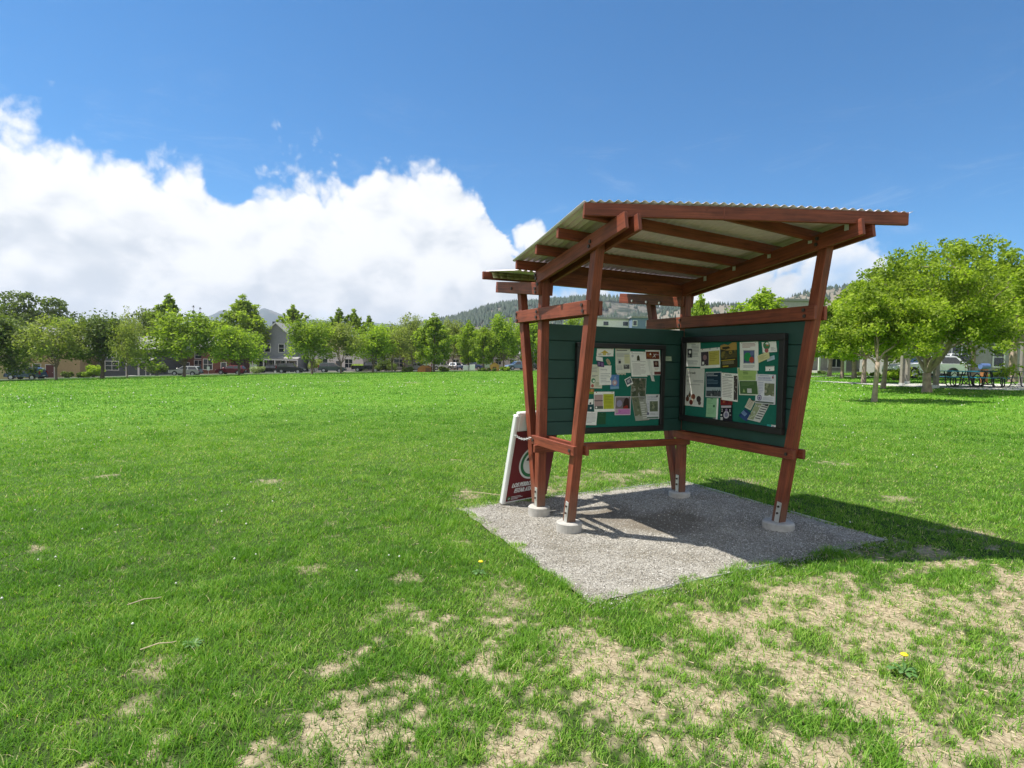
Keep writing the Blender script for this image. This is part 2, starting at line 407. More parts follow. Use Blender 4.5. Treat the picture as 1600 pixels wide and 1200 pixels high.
# ------------------------------------------------------------------ flyers pinned in the cases
class Flyer:
    def __init__(s, q, base, un, ax, layer, curl=.007, seed=0):
        """q: TL, TR, BL as (along, z) pairs on the board plane"""
        P = lambda a, z: Vector((a, base, z)) if ax == 0 else Vector((base, a, z))
        s.tl = P(q[0], q[1]); s.e = P(q[2], q[3]) - s.tl; s.g = P(q[4], q[5]) - s.tl; s.un = Vector(un); s.off = .0015 + .0011 * layer
        s.curl = curl; s.ph = seed; s.mb = MB(); s.mats = []; s.n = 0
    def p(s, x, y, lift=0.0):
        c = s.curl * (y ** 3 * (.6 + .4 * math.sin(3 * x + s.ph)) + .25 * math.sin(5 * y + 2.2 * x + s.ph) ** 2)
        return s.tl + s.e * x + s.g * y + s.un * (s.off + c + lift)
    def mi(s, c):
        m = ink(c)
        if m not in s.mats: s.mats.append(m)
        return s.mats.index(m)
    def rect(s, x0, y0, x1, y1, c, k=None):
        i = s.mi(c); L = .0004 * (s.n if k is None else k); s.n += 1
        nx = max(1, int((x1 - x0) * 4)); ny = max(1, int((y1 - y0) * 6))
        for a in range(nx):
            for b in range(ny):
                xa = x0 + (x1 - x0) * a / nx; xb = x0 + (x1 - x0) * (a + 1) / nx; ya = y0 + (y1 - y0) * b / ny; yb = y0 + (y1 - y0) * (b + 1) / ny
                s.mb.quad(s.p(xa, yb, L), s.p(xb, yb, L), s.p(xb, ya, L), s.p(xa, ya, L), i)
    def poly(s, pts, c):
        L = .0004 * min(s.n, 6) + .0003; s.n += 1
        s.mb.poly([s.p(x, y, L) for x, y in reversed(pts)], s.mi(c))
    def disc(s, cx, cy, r, c, ry=None):
        asp = s.e.length / s.g.length; ry = r * asp if ry is None else ry
        s.poly([(cx + r * math.cos(t * .3927), cy + ry * math.sin(t * .3927)) for t in range(16)], c)
    def lines(s, x0, y0, x1, y1, n, c=(.35, .35, .36)):
        rg = random.Random(int(x0 * 99 + y0 * 77 + n)); L = .0024
        for k in range(n):
            y = y0 + (y1 - y0) * k / max(1, n); h = (y1 - y0) / n * .38; xe = x1 - (x1 - x0) * rg.choice([0, 0, .05, .12, .4])
            s.mb.quad(s.p(x0, y + h, L), s.p(xe, y + h, L), s.p(xe, y, L), s.p(x0, y, L), s.mi(c))
    def text(s, t, x, y, size, c, shear=0.0):
        """size: cap height as a share of the sheet's height; y: baseline"""
        V, F, w = text_polys(t, shear); k = size * s.g.length / s.e.length; i0 = len(s.mb.v)
        s.mb.v += [tuple(s.p(x + a * k, y - b * size, .0028)) for a, b in V]
        for f in F: s.mb.f.append(tuple(i0 + j for j in f)); s.mb.m.append(s.mi(c))
    def photo(s, x0, y0, x1, y1, cols, seed, n=6):
        """a small printed photo: a mosaic of soft patches"""
        rg = random.Random(seed); s.rect(x0, y0, x1, y1, cols[0])
        for k in range(n * 3):
            cx = rg.uniform(x0, x1); cy = rg.uniform(y0, y1); r = rg.uniform(.08, .2) * (x1 - x0)
            r = min(r, cx - x0, x1 - cx, (cy - y0) * 1.2, (y1 - cy) * 1.2)
            if r > .012: s.disc(cx, cy, r, rg.choice(cols))
    def done(s, label, cat='flyer', group='notices pinned on the boards', name='flyer'):
        if s.e.length > .08:                     # drawing pins / staples
            for px_ in ((.5,) if s.e.length < .15 else (.12, .88)): s.poly([(px_ + .022 * math.cos(t * .785), .035 + .022 * s.e.length / s.g.length * math.sin(t * .785)) for t in range(8)], random.choice([(.5, .5, .5), (.4, .05, .05), (.05, .08, .3), (.45, .4, .1)]))
        loc = tuple(s.tl); o = s.mb.build(name, s.mats, loc=loc)
        return tag(o, label, cat, group)

WH = (.84, .83, .79); IV = (.68, .66, .56); GR = (.3, .3, .32); DK = (.03, .03, .035); MID = (.2, .2, .21)
def RFL(q, layer, **k): return Flyer(q, W + .0165, (-1, 0, 0), 1, layer, **k)
def LFL(q, layer, **k): return Flyer(q, -.0735, (0, -1, 0), 0, layer, **k)

# right board
f = RFL((-0.111, 1.855, -0.354, 1.856, -0.132, 1.574), 0); f.rect(0, 0, 1, 1, WH); f.lines(.42, .1, .9, .62, 9); f.lines(.12, .75, .85, .92, 4); f.rect(.12, .27, .45, .63, DK); f.disc(.3, .4, .08, WH); f.rect(.15, .52, .28, .62, MID)
f.done('white notice with a small black and white photo, top left corner of the right board')
f = RFL((-0.357, 1.774, -0.656, 1.791, -0.375, 1.556), 1); f.rect(0, 0, 1, 1, WH); f.rect(.04, .16, .43, .86, (.06, .045, .06)); f.rect(.44, .15, .97, .85, (.52, .46, .10)); f.disc(.24, .45, .1, (.3, .18, .2)); f.rect(.1, .66, .2, .8, WH); f.lines(.5, .25, .9, .7, 5, (.35, .3, .06)); f.rect(.47, .02, .55, .06, GR)
f.done('white sheet printed half dark purple and half mustard yellow, on the right board')
f = RFL((-0.661, 1.82, -0.889, 1.839, -0.692, 1.562), 2, curl=.01); f.rect(0, .12, 1, 1, (.045, .04, .022)); f.poly([(0, .2), (.0, .05), (.25, .01), (.5, .07), (.75, -.02), (1, 0), (1, .3), (.4, .28)], (.42, .27, .07)); f.photo(.02, .3, .98, .6, [(.09, .08, .03), (.2, .16, .04), (.05, .05, .03), (.28, .2, .04)], 4); f.rect(.05, .66, .9, .69, (.5, .38, .04)); f.lines(.1, .72, .8, .86, 4, (.4, .36, .2)); f.rect(.15, .9, .5, .95, (.5, .38, .04))
f.done('dark brown and gold poster with a torn wavy top, on the right board', 'poster', name='poster')
f = RFL((-0.93, 1.839, -1.169, 1.841, -0.95, 1.572), 0); f.rect(0, 0, 1, 1.08, WH); f.lines(.15, .06, .85, .24, 4, (.45, .25, .25)); f.rect(.19, .31, .8, .82, (.30, .33, .36)); f.rect(.22, .34, .77, .79, (.07, .1, .22)); f.disc(.42, .57, .19, (.02, .25, .08)); f.disc(.65, .68, .13, (.4, .08, .05)); f.disc(.66, .44, .1, (.12, .16, .3)); f.lines(.2, .88, .8, 1.0, 3)
f.done('white sheet with a square painting of green, red and blue, on the right board')
f = RFL((-1.212, 1.833, -1.383, 1.84, -1.233, 1.73), 0); f.rect(0, 0, 1, 1, WH); f.disc(.32, .35, .24, (.06, .2, .09)); f.disc(.38, .42, .1, (.5, .2, .08)); f.disc(.3, .8, .14, (.4, .1, .1)); f.lines(.6, .55, .95, .9, 4)
f.done('small white card with a green round picture, top right of the right board', 'card', name='card')
f = RFL((-1.28, 1.681, -1.37, 1.705, -1.292, 1.641), 1); f.rect(0, 0, 1, 1, (.45, .58, .68)); f.lines(.1, .2, .8, .8, 3)
f.done('small pale blue card, under the pale yellow one on the right board', 'card', name='card')
f = RFL((-1.168, 1.698, -1.304, 1.747, -1.188, 1.627), 3); f.rect(0, 0, 1, 1, (.66, .63, .33)); f.lines(.15, .2, .85, .85, 4, (.45, .42, .2))
f.done('pale yellow card pinned tilted, near the right edge of the right board', 'card', name='card')
f = RFL((-1.269, 1.601, -1.373, 1.607, -1.275, 1.549), 0); f.rect(0, .1, 1, 1, WH); f.lines(.05, 0, .95, .3, 2, DK); f.disc(.5, .78, .06, DK)
f.done('small white slip with a black heading, right of the green two tone flyer', 'card', name='card')
f = RFL((-0.138, 1.556, -0.437, 1.557, -0.142, 1.126), 1, curl=.008); f.rect(0, 0, 1, 1, (.70, .69, .64)); f.text('Estrada', .1, .15, .07, DK, .4); f.text('PET', .06, .26, .06, DK); f.text('SIT', .06, .36, .055, DK); f.lines(.42, .31, .95, .38, 2, GR); f.lines(.05, .42, .9, .45, 1)
for (x, y, r, c) in ((.13, .82, .1, (.13, .05, .03)), (.24, .72, .07, (.16, .1, .05)), (.45, .75, .11, (.2, .07, .04)), (.43, .85, .07, (.62, .52, .4)), (.62, .8, .06, WH), (.75, .8, .12, (.05, .04, .04)), (.35, .9, .1, (.16, .04, .03)), (.8, .9, .08, (.1, .08, .07)), (.13, .74, .04, DK)): f.disc(x, y, r, c)
f.poly([(.2, .68), (.24, .6), (.28, .69)], DK)
f.done('tall ivory flyer with script heading above brown horses, on the right board')
f = RFL((-0.453, 1.519, -0.691, 1.528, -0.47, 1.242), 0); f.rect(0, 0, 1, 1, (.55, .58, .6)); f.rect(.04, .03, .96, .96, (.012, .035, .06)); f.rect(.05, .6, .95, .74, (.35, .42, .46)); f.photo(.05, .76, .95, .95, [(.07, .08, .09), (.25, .27, .28), (.03, .04, .05)], 9); f.lines(.1, .07, .85, .2, 2, (.45, .5, .55)); f.lines(.1, .28, .8, .5, 4, (.12, .2, .27))
for k in range(4): f.poly([(.45 + .13 * k, .78), (.48 + .13 * k, .66), (.53 + .13 * k, .78)], (.03, .04, .04))
f.done('navy blue poster with pale sky and pine trees at its foot, right board', 'poster', name='poster')
f = RFL((-0.694, 1.519, -0.92, 1.513, -0.71, 1.243), 1); f.rect(0, 0, 1, 1.05, WH); f.lines(.22, .05, .68, .12, 2, DK); f.rect(.05, .15, .72, .17, DK); f.lines(.06, .22, .68, .95, 12, (.42, .38, .38)); f.rect(.47, .2, .475, .97, GR); f.photo(.76, .08, .98, 1.0, [(.06, .05, .05), (.35, .33, .3), (.15, .1, .09), (.05, .05, .06)], 12)
f.done('white programme list with dark photos down its right side, right board')
f = RFL((-0.91, 1.576, -1.165, 1.586, -0.955, 1.296), 2); f.rect(0, 0, 1, 1, (.62, .66, .55)); f.rect(.03, .02, .97, .47, (.36, .50, .16)); f.rect(.06, .49, .95, .96, (.07, .14, .05)); f.lines(.3, .1, .7, .28, 3, (.08, .16, .05)); f.lines(.25, .33, .75, .42, 2, (.2, .32, .1)); f.lines(.15, .55, .85, .68, 3, (.16, .25, .1)); f.poly([(.2, .9), (.27, .76), (.34, .9)], (.3, .42, .15)); f.rect(.44, .76, .66, .92, (.55, .56, .54))
f.done('two tone flyer, pale green above and dark green below, on the right board')
f = RFL((-1.172, 1.237, -1.333, 1.222, -1.07, 1.055), 0); f.rect(0, -.1, 1, 1, (.6, .6, .56)); f.photo(.02, -.05, .45, .95, [(.3, .34, .2), (.45, .5, .35), (.5, .5, .46)], 15); f.lines(.52, .0, .97, .92, 7, (.08, .08, .09)); f.rect(.75, -.05, .98, .08, DK)
f.done('tilted leaflet with green map panel sticking out below the white flyer, on the right board', 'leaflet', name='leaflet')
f = RFL((-1.157, 1.518, -1.4, 1.518, -1.166, 1.228), 3); f.rect(0, 0, 1, 1, (.70, .70, .74)); f.text('WATERWISE', .13, .16, .065, (.12, .13, .35)); f.lines(.2, .04, .7, .08, 1, (.3, .3, .45)); f.lines(.12, .19, .9, .23, 1, (.25, .25, .45)); f.lines(.14, .28, .4, .7, 8, (.4, .4, .55)); f.photo(.46, .3, .94, .72, [(.17, .19, .11), (.3, .32, .2), (.12, .15, .09), (.38, .36, .28)], 20); f.disc(.22, .8, .12, (.14, .12, .26)); f.disc(.22, .8, .085, (.55, .53, .6)); f.disc(.22, .81, .05, (.14, .12, .26)); f.lines(.4, .78, .9, .88, 3, (.4, .4, .5)); f.rect(.05, .92, .95, .97, (.12, .15, .12)); f.rect(.85, .06, .92, .13, (.3, .05, .07))
f.done('white and lilac flyer with blue WATERWISE heading and garden photo, on the right board')
f = RFL((-0.484, 1.232, -0.661, 1.241, -0.484, 1.006), 1); f.rect(0, 0, .86, .92, (.30, .55, .32)); f.rect(.86, 0, 1, 1.08, WH); f.rect(.62, .93, .86, 1.05, (.2, .25, .2)); f.lines(.12, .12, .55, .3, 3, (.2, .4, .22)); f.lines(.15, .5, .7, .8, 5, (.22, .42, .25)); f.disc(.65, .38, .08, (.03, .12, .06)); f.rect(.35, .02, .55, .04, DK)
f.done('mint green flyer with a dark leaf print, below the navy poster')
f = RFL((-0.693, 1.259, -0.859, 1.274, -0.705, 1.004), 3); f.rect(0, 0, 1, 1.03, (.012, .012, .02)); f.rect(.0, 0, 1, .34, (.22, .02, .02)); f.photo(.05, .05, .95, .32, [(.2, .02, .02), (.35, .1, .05), (.12, .01, .02)], 23); f.rect(.1, .37, .95, .46, (.5, .45, .5)); f.text('2', .08, .62, .12, WH); f.text('5', .76, .64, .12, WH); f.disc(.52, .75, .24, (.5, .48, .54)); f.disc(.52, .75, .15, (.2, .19, .28)); f.disc(.52, .56, .1, (.25, .18, .3)); f.rect(.07, .85, .28, .98, (.5, .5, .5)); f.rect(.08, .73, .2, .79, WH); f.rect(.84, .74, .96, .79, GR)
f.done('dark poster with red band and round white emblem, below the white programme list', 'poster', name='poster')
f = RFL((-1.083, 1.272, -1.16, 1.245, -1.032, 1.176), 2); f.rect(0, 0, 1, 1, (.58, .55, .46)); f.lines(.12, .1, .85, .9, 6, (.35, .3, .22)); f.rect(.3, 0, .8, .08, DK)
f.done('small folded cream leaflet left of the tilted map leaflet', 'leaflet', name='leaflet')
f = RFL((-1.024, 1.148, -1.083, 1.111, -0.99, 1.112), 1); f.rect(0, -.4, 1.6, 1.6, (.02, .05, .15)); f.rect(-.05, .2, .8, 1.0, (.18, .28, .45)); f.lines(.0, .3, .7, .9, 3, (.06, .12, .3))
f.done('small dark blue card beside the tilted map leaflet', 'card', name='card')
f = RFL((-1.315, 1.03, -1.42, 1.033, -1.311, 0.99), 0); f.rect(0, 0, .5, 1, (.05, .42, .38)); f.rect(.5, 0, 1, 1, WH); f.rect(.62, .25, .8, .8, GR)
f.done('small teal and white sticker in the bottom right corner of the right board', 'sticker', name='sticker')
# left board
f = LFL((0.712, 1.751, 0.928, 1.757, 0.705, 1.666), 0); f.rect(0, 0, 1, 1, WH); f.poly([(.2, .6), (.46, .2), (.72, .6)], (.55, .42, .08)); f.rect(.36, .55, .56, .85, (.6, .5, .14)); f.lines(.1, .66, .34, .9, 2, DK); f.lines(.6, .66, .88, .9, 2, DK)
f.done('white card with a yellow gabled house drawing, top of the left board', 'card', name='card')
f = LFL((0.716, 1.615, 0.804, 1.609, 0.719, 1.557), 1); f.rect(0, 0, 1, 1, (.08, .04, .13)); f.lines(.1, .2, .4, .9, 3, (.4, .34, .5)); f.rect(.55, .2, .9, .85, (.2, .12, .28))
f.done('small dark purple card near the top of the left board', 'card', name='card')
f = LFL((0.7, 1.666, 0.784, 1.656, 0.702, 1.623), 3); f.rect(0, 0, 1, 1, WH)
f.done('small blank white card under the yellow house card', 'card', name='card')
f = LFL((0.821, 1.652, 0.882, 1.638, 0.837, 1.582), 0); f.poly([(0, .3), (.4, 0), (.8, .1), (1, .6), (.7, 1), (.2, .9)], (.42, .36, .24)); f.n = 2; f.lines(.25, .3, .75, .8, 3, (.25, .2, .14))
f.done('small tan paper cut to a rounded shape on the left board', 'paper', name='paper')
f = LFL((0.644, 1.579, 0.744, 1.577, 0.635, 1.323), 0); f.rect(0, 0, 1.5, 1, (.66, .65, .52)); f.disc(.35, .68, .26, (.08, .25, .12)); f.disc(.4, .7, .12, WH); f.disc(.25, .9, .18, (.45, .12, .1)); f.lines(.15, .45, .9, .55, 2, MID); f.lines(.1, .1, .8, .35, 4); f.lines(.6, .75, 1.35, .95, 4, (.3, .32, .2))
f.done('cream flyer with green and red round pictures, left side of the left board')
f = LFL((0.745, 1.567, 0.901, 1.571, 0.747, 1.355), 1); f.rect(0, 0, 1, 1, WH); f.text('Meeting', .08, .24, .09, (.35, .35, .38)); f.lines(.1, .4, .9, .9, 6, (.5, .5, .5)); f.rect(.5, .4, .9, .43, (.45, .2, .2))
f.done('plain white meeting notice above the blue poster on the left board', 'notice', name='notice')
f = LFL((0.946, 1.758, 1.145, 1.763, 0.96, 1.489), 0); f.rect(0, 0, 1, 1, (.66, .66, .58)); f.lines(.08, .06, .82, .13, 1, DK); f.lines(.08, .2, .9, .36, 5); f.rect(.6, .24, .95, .62, (.6, .58, .36)); f.rect(.15, .42, .36, .64, (.45, .45, .44)); f.disc(.28, .55, .08, DK); f.rect(.52, .66, .92, .84, (.14, .14, .14)); f.photo(.53, .67, .9, .83, [(.1, .1, .1), (.4, .4, .38), (.2, .2, .2)], 31); f.lines(.06, .7, .45, .9, 4)
for k in range(6): f.rect(.03 + .1 * k, 1.0, .11 + .1 * k, 1.06 + .02 * (k % 2), (.64, .62, .5))
f.done('cream newsletter page with black heading and a fringe of tear off strips')
f = LFL((1.141, 1.731, 1.357, 1.732, 1.17, 1.451), 2, curl=.006); f.rect(0, 0, 1, 1, WH); f.poly([(.4, .36), (.42, .2), (.5, .13), (.58, .2), (.6, .36)], (.05, .05, .03)); f.lines(.08, .08, .9, .11, 1); f.rect(.06, .38, .95, .4, (.5, .48, .48)); f.lines(.1, .46, .92, .94, 11, (.5, .46, .46)); f.disc(.14, .18, .07, (.5, .5, .52))
f.done('white notice with a small dark arched picture near its top, on the left board', 'notice', name='notice')
f = LFL((1.352, 1.752, 1.553, 1.756, 1.382, 1.468), 0); f.rect(0, 0, 1, 1, WH); f.rect(.02, .06, .94, .36, (.15, .035, .015)); f.disc(.15, .2, .1, (.3, .1, .03)); f.disc(.32, .25, .09, (.25, .09, .03)); f.text('X', .45, .29, .15, WH, .4); f.rect(.68, .17, .92, .2, (.5, .3, .35)); f.rect(.5, .43, .86, .68, (.06, .02, .02)); f.disc(.68, .54, .1, (.25, .16, .12)); f.lines(.55, .72, .9, .82, 3, (.5, .4, .3)); f.rect(.5, .86, .95, .98, (.16, .05, .05))
f.done('white flyer with rusty brown top band and dark portrait, top right of the left board')
f = LFL((1.375, 1.652, 1.405, 1.648, 1.444, 1.404), 4, curl=.012); f.rect(0, 0, 1.5, 1, (.7, .7, .67)); f.lines(.3, .6, 1.2, .95, 6, (.5, .5, .5))
f.done('narrow white paper strip hanging askew over the brown topped flyer', 'paper strip', name='paper_strip')
f = LFL((0.887, 1.468, 1.005, 1.473, 0.888, 1.31), 2); f.rect(0, 0, 1, 1, (.10, .22, .48)); f.disc(.5, .55, .3, (.35, .3, .42)); f.disc(.52, .56, .22, (.5, .3, .28)); f.disc(.52, .56, .13, (.6, .6, .66)); f.rect(.05, .82, .95, .97, (.2, .4, .55)); f.disc(.55, .22, .12, (.25, .35, .55))
f.done('small blue poster with a pink and white ring, middle of the left board', 'poster', name='poster')
f = LFL((1.175, 1.435, 1.378, 1.436, 1.168, 1.225), 0); f.rect(0, 0, 1, 1, (.45, .45, .42)); f.photo(.02, .02, .97, .98, [(.10, .11, .07), (.22, .22, .17), (.06, .08, .05), (.33, .33, .3), (.14, .13, .09)], 37, 14)
f.done('grey green aerial map sheet, middle right of the left board', 'map', name='map_sheet')
f = LFL((1.178, 1.225, 1.37, 1.232, 1.241, 0.953), 1); f.rect(0, 0, 1, 1, (.34, .35, .30)); f.photo(.03, .03, .5, .8, [(.16, .18, .11), (.25, .28, .2), (.1, .12, .08)], 41); f.lines(.55, .25, .95, .97, 8, (.65, .65, .6)); f.lines(.5, .03, .97, .2, 3, (.1, .1, .09))
f.done('grey leaflet with white lettering hanging below the aerial map', 'leaflet', name='leaflet')
f = LFL((1.077, 1.418, 1.155, 1.455, 1.116, 1.338), 3); f.rect(0, 0, 1, 1, WH); f.rect(.08, .1, .92, .8, (.12, .13, .16)); f.disc(.45, .45, .2, (.4, .42, .46)); f.disc(.7, .3, .12, (.3, .3, .34)); f.disc(.55, .9, .05, DK)
f.done('tilted white bordered photo card at the corner of the aerial map', 'card', name='card')
f = LFL((1.379, 1.252, 1.57, 1.251, 1.384, 0.971), 0); f.rect(0, 0, 1, 1, (.68, .68, .70)); f.text('WATERWISE', .06, .14, .06, (.16, .17, .3)); f.lines(.08, .18, .8, .24, 2, (.35, .35, .45)); f.photo(.28, .28, .88, .7, [(.14, .17, .1), (.26, .28, .18), (.1, .12, .08), (.32, .32, .26)], 44); f.lines(.05, .3, .24, .7, 7, (.4, .4, .5)); f.disc(.14, .78, .09, (.15, .15, .22)); f.lines(.3, .76, .9, .86, 3); f.rect(.05, .91, .9, .97, (.14, .2, .16)); f.disc(.8, .08, .06, DK)
f.done('white flyer with blue grey heading and garden photo, bottom right of the left board')
f = LFL((0.961, 1.231, 1.173, 1.229, 0.956, 1.024), 3); f.rect(0, 0, 1, 1, (.68, .6, .66)); f.rect(.04, .04, .96, .66, (.18, .15, .16)); f.disc(.27, .38, .18, (.28, .26, .38)); f.poly([(.5, .66), (.52, .35), (.6, .12), (.72, .06), (.86, .14), (.93, .66)], (.04, .022, .018)); f.disc(.7, .3, .09, (.42, .27, .2)); f.poly([(.5, .66), (.56, .5), (.68, .44), (.8, .5), (.84, .66)], (.26, .03, .025)); f.rect(.04, .68, .96, .96, (.52, .2, .46)); f.rect(.05, .69, .2, .88, (.45, .36, .36)); f.lines(.28, .72, .9, .92, 3, (.3, .08, .26))
f.done('pink framed portrait flyer of a long haired person in red, low on the left board')
f = LFL((0.684, 1.283, 0.948, 1.284, 0.69, 1.088), 2); f.rect(0, 0, 1, 1.12, WH); f.rect(.02, .16, .43, .96, (.42, .30, .29)); f.rect(.45, .13, .97, .97, (.44, .47, .04)); f.rect(.02, .47, .43, .53, (.12, .1, .1)); f.rect(.02, .8, .43, .96, (.1, .12, .1)); f.disc(.1, .87, .04, WH); f.lines(.52, .25, .9, .7, 5, (.3, .33, .03)); f.lines(.5, .78, .85, .9, 2, (.3, .33, .03))
f.done('flyer half dusty pink and half acid yellow, left of the portrait flyer')
f = LFL((0.595, 1.07, 0.737, 1.064, 0.581, 0.926), 1); f.rect(0, 0, 1, 1, WH); f.lines(.1, .12, .9, .9, 8, (.5, .5, .5))
f.done('plain white typed sheet in the bottom left corner of the left board')
f = LFL((0.605, 1.202, 0.682, 1.205, 0.604, 1.074), 0); f.rect(0, 0, 1, .45, WH); f.rect(0, .45, 1, 1, (.02, .07, .08)); f.disc(.5, .35, .15, DK); f.disc(.55, .75, .14, WH)
f.done('small white and dark teal flyer behind the front leg, on the left board')
f = LFL((0.615, 1.315, 0.688, 1.315, 0.612, 1.26), 0); f.rect(0, 0, 1, 1, (.35, .16, .05)); f.rect(0, .6, 1, 1, (.2, .3, .05)); f.disc(.6, .35, .2, (.5, .3, .08))
f.done('small orange and green photo at the left edge of the left board', 'photo', name='photo_print')
f = LFL((0.742, 1.056, 0.849, 1.054, 0.736, 0.93), 0); f.rect(0, 0, 1, 1, (.02, .09, .04)); f.lines(.2, .2, .8, .4, 2, (.04, .14, .07))
f.done('dark green sheet beside the typed sheet at the foot of the left board')
f = Flyer((1.652, 1.686, 1.74, 1.687, 1.656, 1.634), -.053, (0, -1, 0), 0, 0); f.rect(0, 0, 1, 1, (.42, .5, .36)); f.lines(.15, .25, .8, .75, 3, (.2, .28, .18))
f.done('small pale green card stapled to the siding between the two cases', 'card', name='card')

# ------------------------------------------------------------------ sandwich board leaning on the strut
A = Vector((-.123, .497, -.022)); SX = Vector((.634, .164, .006)).normalized(); SU = Vector((.006, -.247, 1.056)); HS = SU.length; SU.normalize()
SU = (SU - SX * SU.dot(SX)).normalized(); SN = SX.cross(SU).normalized()        # SN faces the viewer (-y)
if SN.y > 0: SN = -SN
WS = .66
SB = empty('sandwich_board', tuple(A), 0, 'white and dark red folded sandwich board with a green ring sign, leaning by the shelter', 'sign')
def sp(s, t, n=0.0): return A + SX * s + SU * t + SN * n - A
def sbox(mb, s0, s1, t0, t1, n0, n1, mi=0, taper=0):
    mb.hexa([sp(s0, t0, n0), sp(s1, t0, n0), sp(s1, t1, n0), sp(s0, t1, n0), sp(s0, t0, n1), sp(s1, t0, n1), sp(s1, t1, n1), sp(s0, t1, n1)], mi)
b = MB(); sbox(b, 0, .05, 0, HS - .03, -.062, .004); sbox(b, WS - .05, WS - .004, 0, HS - .03, -.062, .004); sbox(b, .05, WS - .05, .01, .04, -.05, .003); sbox(b, .05, WS - .05, .86, HS - .02, -.05, .003); sbox(b, .03, WS - .03, HS - .03, HS, -.055, .001)
b.build('board_frame', M['white'], SB, bevel=.012)
b = MB(); sbox(b, .045, WS, .035, .865, -.04, 0.0055)
M['signred'] = mat('dark_red_panel', (.16, .018, .022), .45, var=.05)
pn = b.build('panel', M['signred'], SB)
M['ring'] = mat('ring_green', (.02, .16, .06), .5, var=.05); M['print'] = mat('white_print', (.72, .72, .70), .5, var=.04); M['ink'] = mat('black_print', (.015, .015, .016), .5)
def sdisc(mb, cs, ct, r, n, mi=0): mb.poly([sp(cs + r * math.cos(k * math.pi / 24), ct + r * math.sin(k * math.pi / 24), n) for k in range(48)][::1], mi)
b = MB(); cs, ct = .345, .475
sdisc(b, cs, ct, .195, .0065, 1); sdisc(b, cs, ct, .172, .0072, 0); sdisc(b, cs, ct, .135, .0079, 1)
# dog on a lead
for pts in ([(-.10, .035), (-.085, .065), (-.03, .085), (.0, .075), (.0, .05), (-.06, .03)], [(-.02, .07), (.04, .05), (.045, -.02), (.01, -.02), (-.01, .03)], [(.0, .02), (.09, .015), (.10, -.03), (.02, -.03)], [(.0, -.02), (.0, -.10), (.022, -.10), (.03, -.02)], [(.075, -.02), (.08, -.10), (.10, -.10), (.10, -.02)]):
    b.poly([sp(cs + x, ct + y, .0086) for x, y in pts], 2)
b.build('emblem', [M['ring'], M['print'], M['ink']], pn)
b = MB()
def stext(mb, s, x, t, size, wid, shear=.25, n=.0068):
    V, F, w = text_polys(s, shear); kx = wid / w; i0 = len(mb.v)
    mb.v += [tuple(sp(x + a * kx, t + q * size, n)) for a, q in V]
    for f in F: mb.f.append(tuple(i0 + j for j in f)); mb.m.append(0)
def bold(mb, s, x, t, size, wid):
    for k, (dx, dt) in enumerate(((0, 0), (.005, 0), (.010, 0), (.005, .004))): stext(mb, s, x + dx, t + dt, size, wid, n=.0068 + .00012 * k)
bold(b, 'LOS PERROS DEBEN', .090, .198, .051, .49); bold(b, 'ESTAR ATADOS', .135, .130, .051, .37)
for k, (s0, s1, t) in enumerate(((.11, .25, .082), (.11, .28, .066), (.11, .21, .052))): b.quad(sp(s0, t, .0068), sp(s1, t, .0068), sp(s1, t + .006, .0068), sp(s0, t + .006, .0068))
b.build('lettering', M['print'], pn)
b = MB(); sdisc(b, .08, .07, .024, .0068, 0); b.poly([sp(.068, .062, .0075), sp(.08, .078, .0075), sp(.092, .07, .0075), sp(.085, .06, .0075)], 1); b.build('logo', [M['ring'], M['print']], pn)
# chain
c0 = A + SX * .012 + SU * .84 + SN * .01; c1 = Vector((-.005, .04, .80)); b = MB(); NL = 13
for k in range(NL):
    t = (k + .5) / NL; c = c0.lerp(c1, t) - Vector((0, 0, .035 * 4 * t * (1 - t))); d = (c1 - c0).normalized()
    n = (Vector((0, 0, 1)) if k % 2 else Vector((1, .3, 0))); n = (n - d * n.dot(d)).normalized(); ln = (c1 - c0).length / NL * .72
    b.tube([c + d * ln * math.cos(q * math.pi / 5) + n * .011 * math.sin(q * math.pi / 5) for q in range(11)], .0035, 5, cap=False)
o = b.build('chain', M['galv'], loc=tuple(c0)); tag(o, 'steel chain tying the sandwich board to the shelter rail', 'chain')
# ------------------------------------------------------------------ trees
M['bark'] = mat('grey_brown_bark', (.16, .125, .095), .95, var=.35, scale=6, bump=.8, bscale=25)
M['bark_pale'] = mat('pale_bark', (.30, .235, .18), .95, var=.4, scale=5, bump=.8, bscale=22)
LM = {'mid': leaf_mat('leaf_mid', (.08, .14, .015), (.38, .48, .07), .5), 'bright': leaf_mat('leaf_bright', (.10, .18, .016), (.44, .56, .07), .5),
      'dark': leaf_mat('leaf_dark', (.045, .08, .016), (.20, .26, .05), .35), 'olive': leaf_mat('leaf_olive', (.12, .155, .035), (.38, .43, .12), .45),
      'pine': leaf_mat('leaf_pine', (.014, .032, .016), (.030, .055, .024), .1), 'near': leaf_mat('leaf_near', (.05, .10, .010), (.42, .53, .055), .45)}

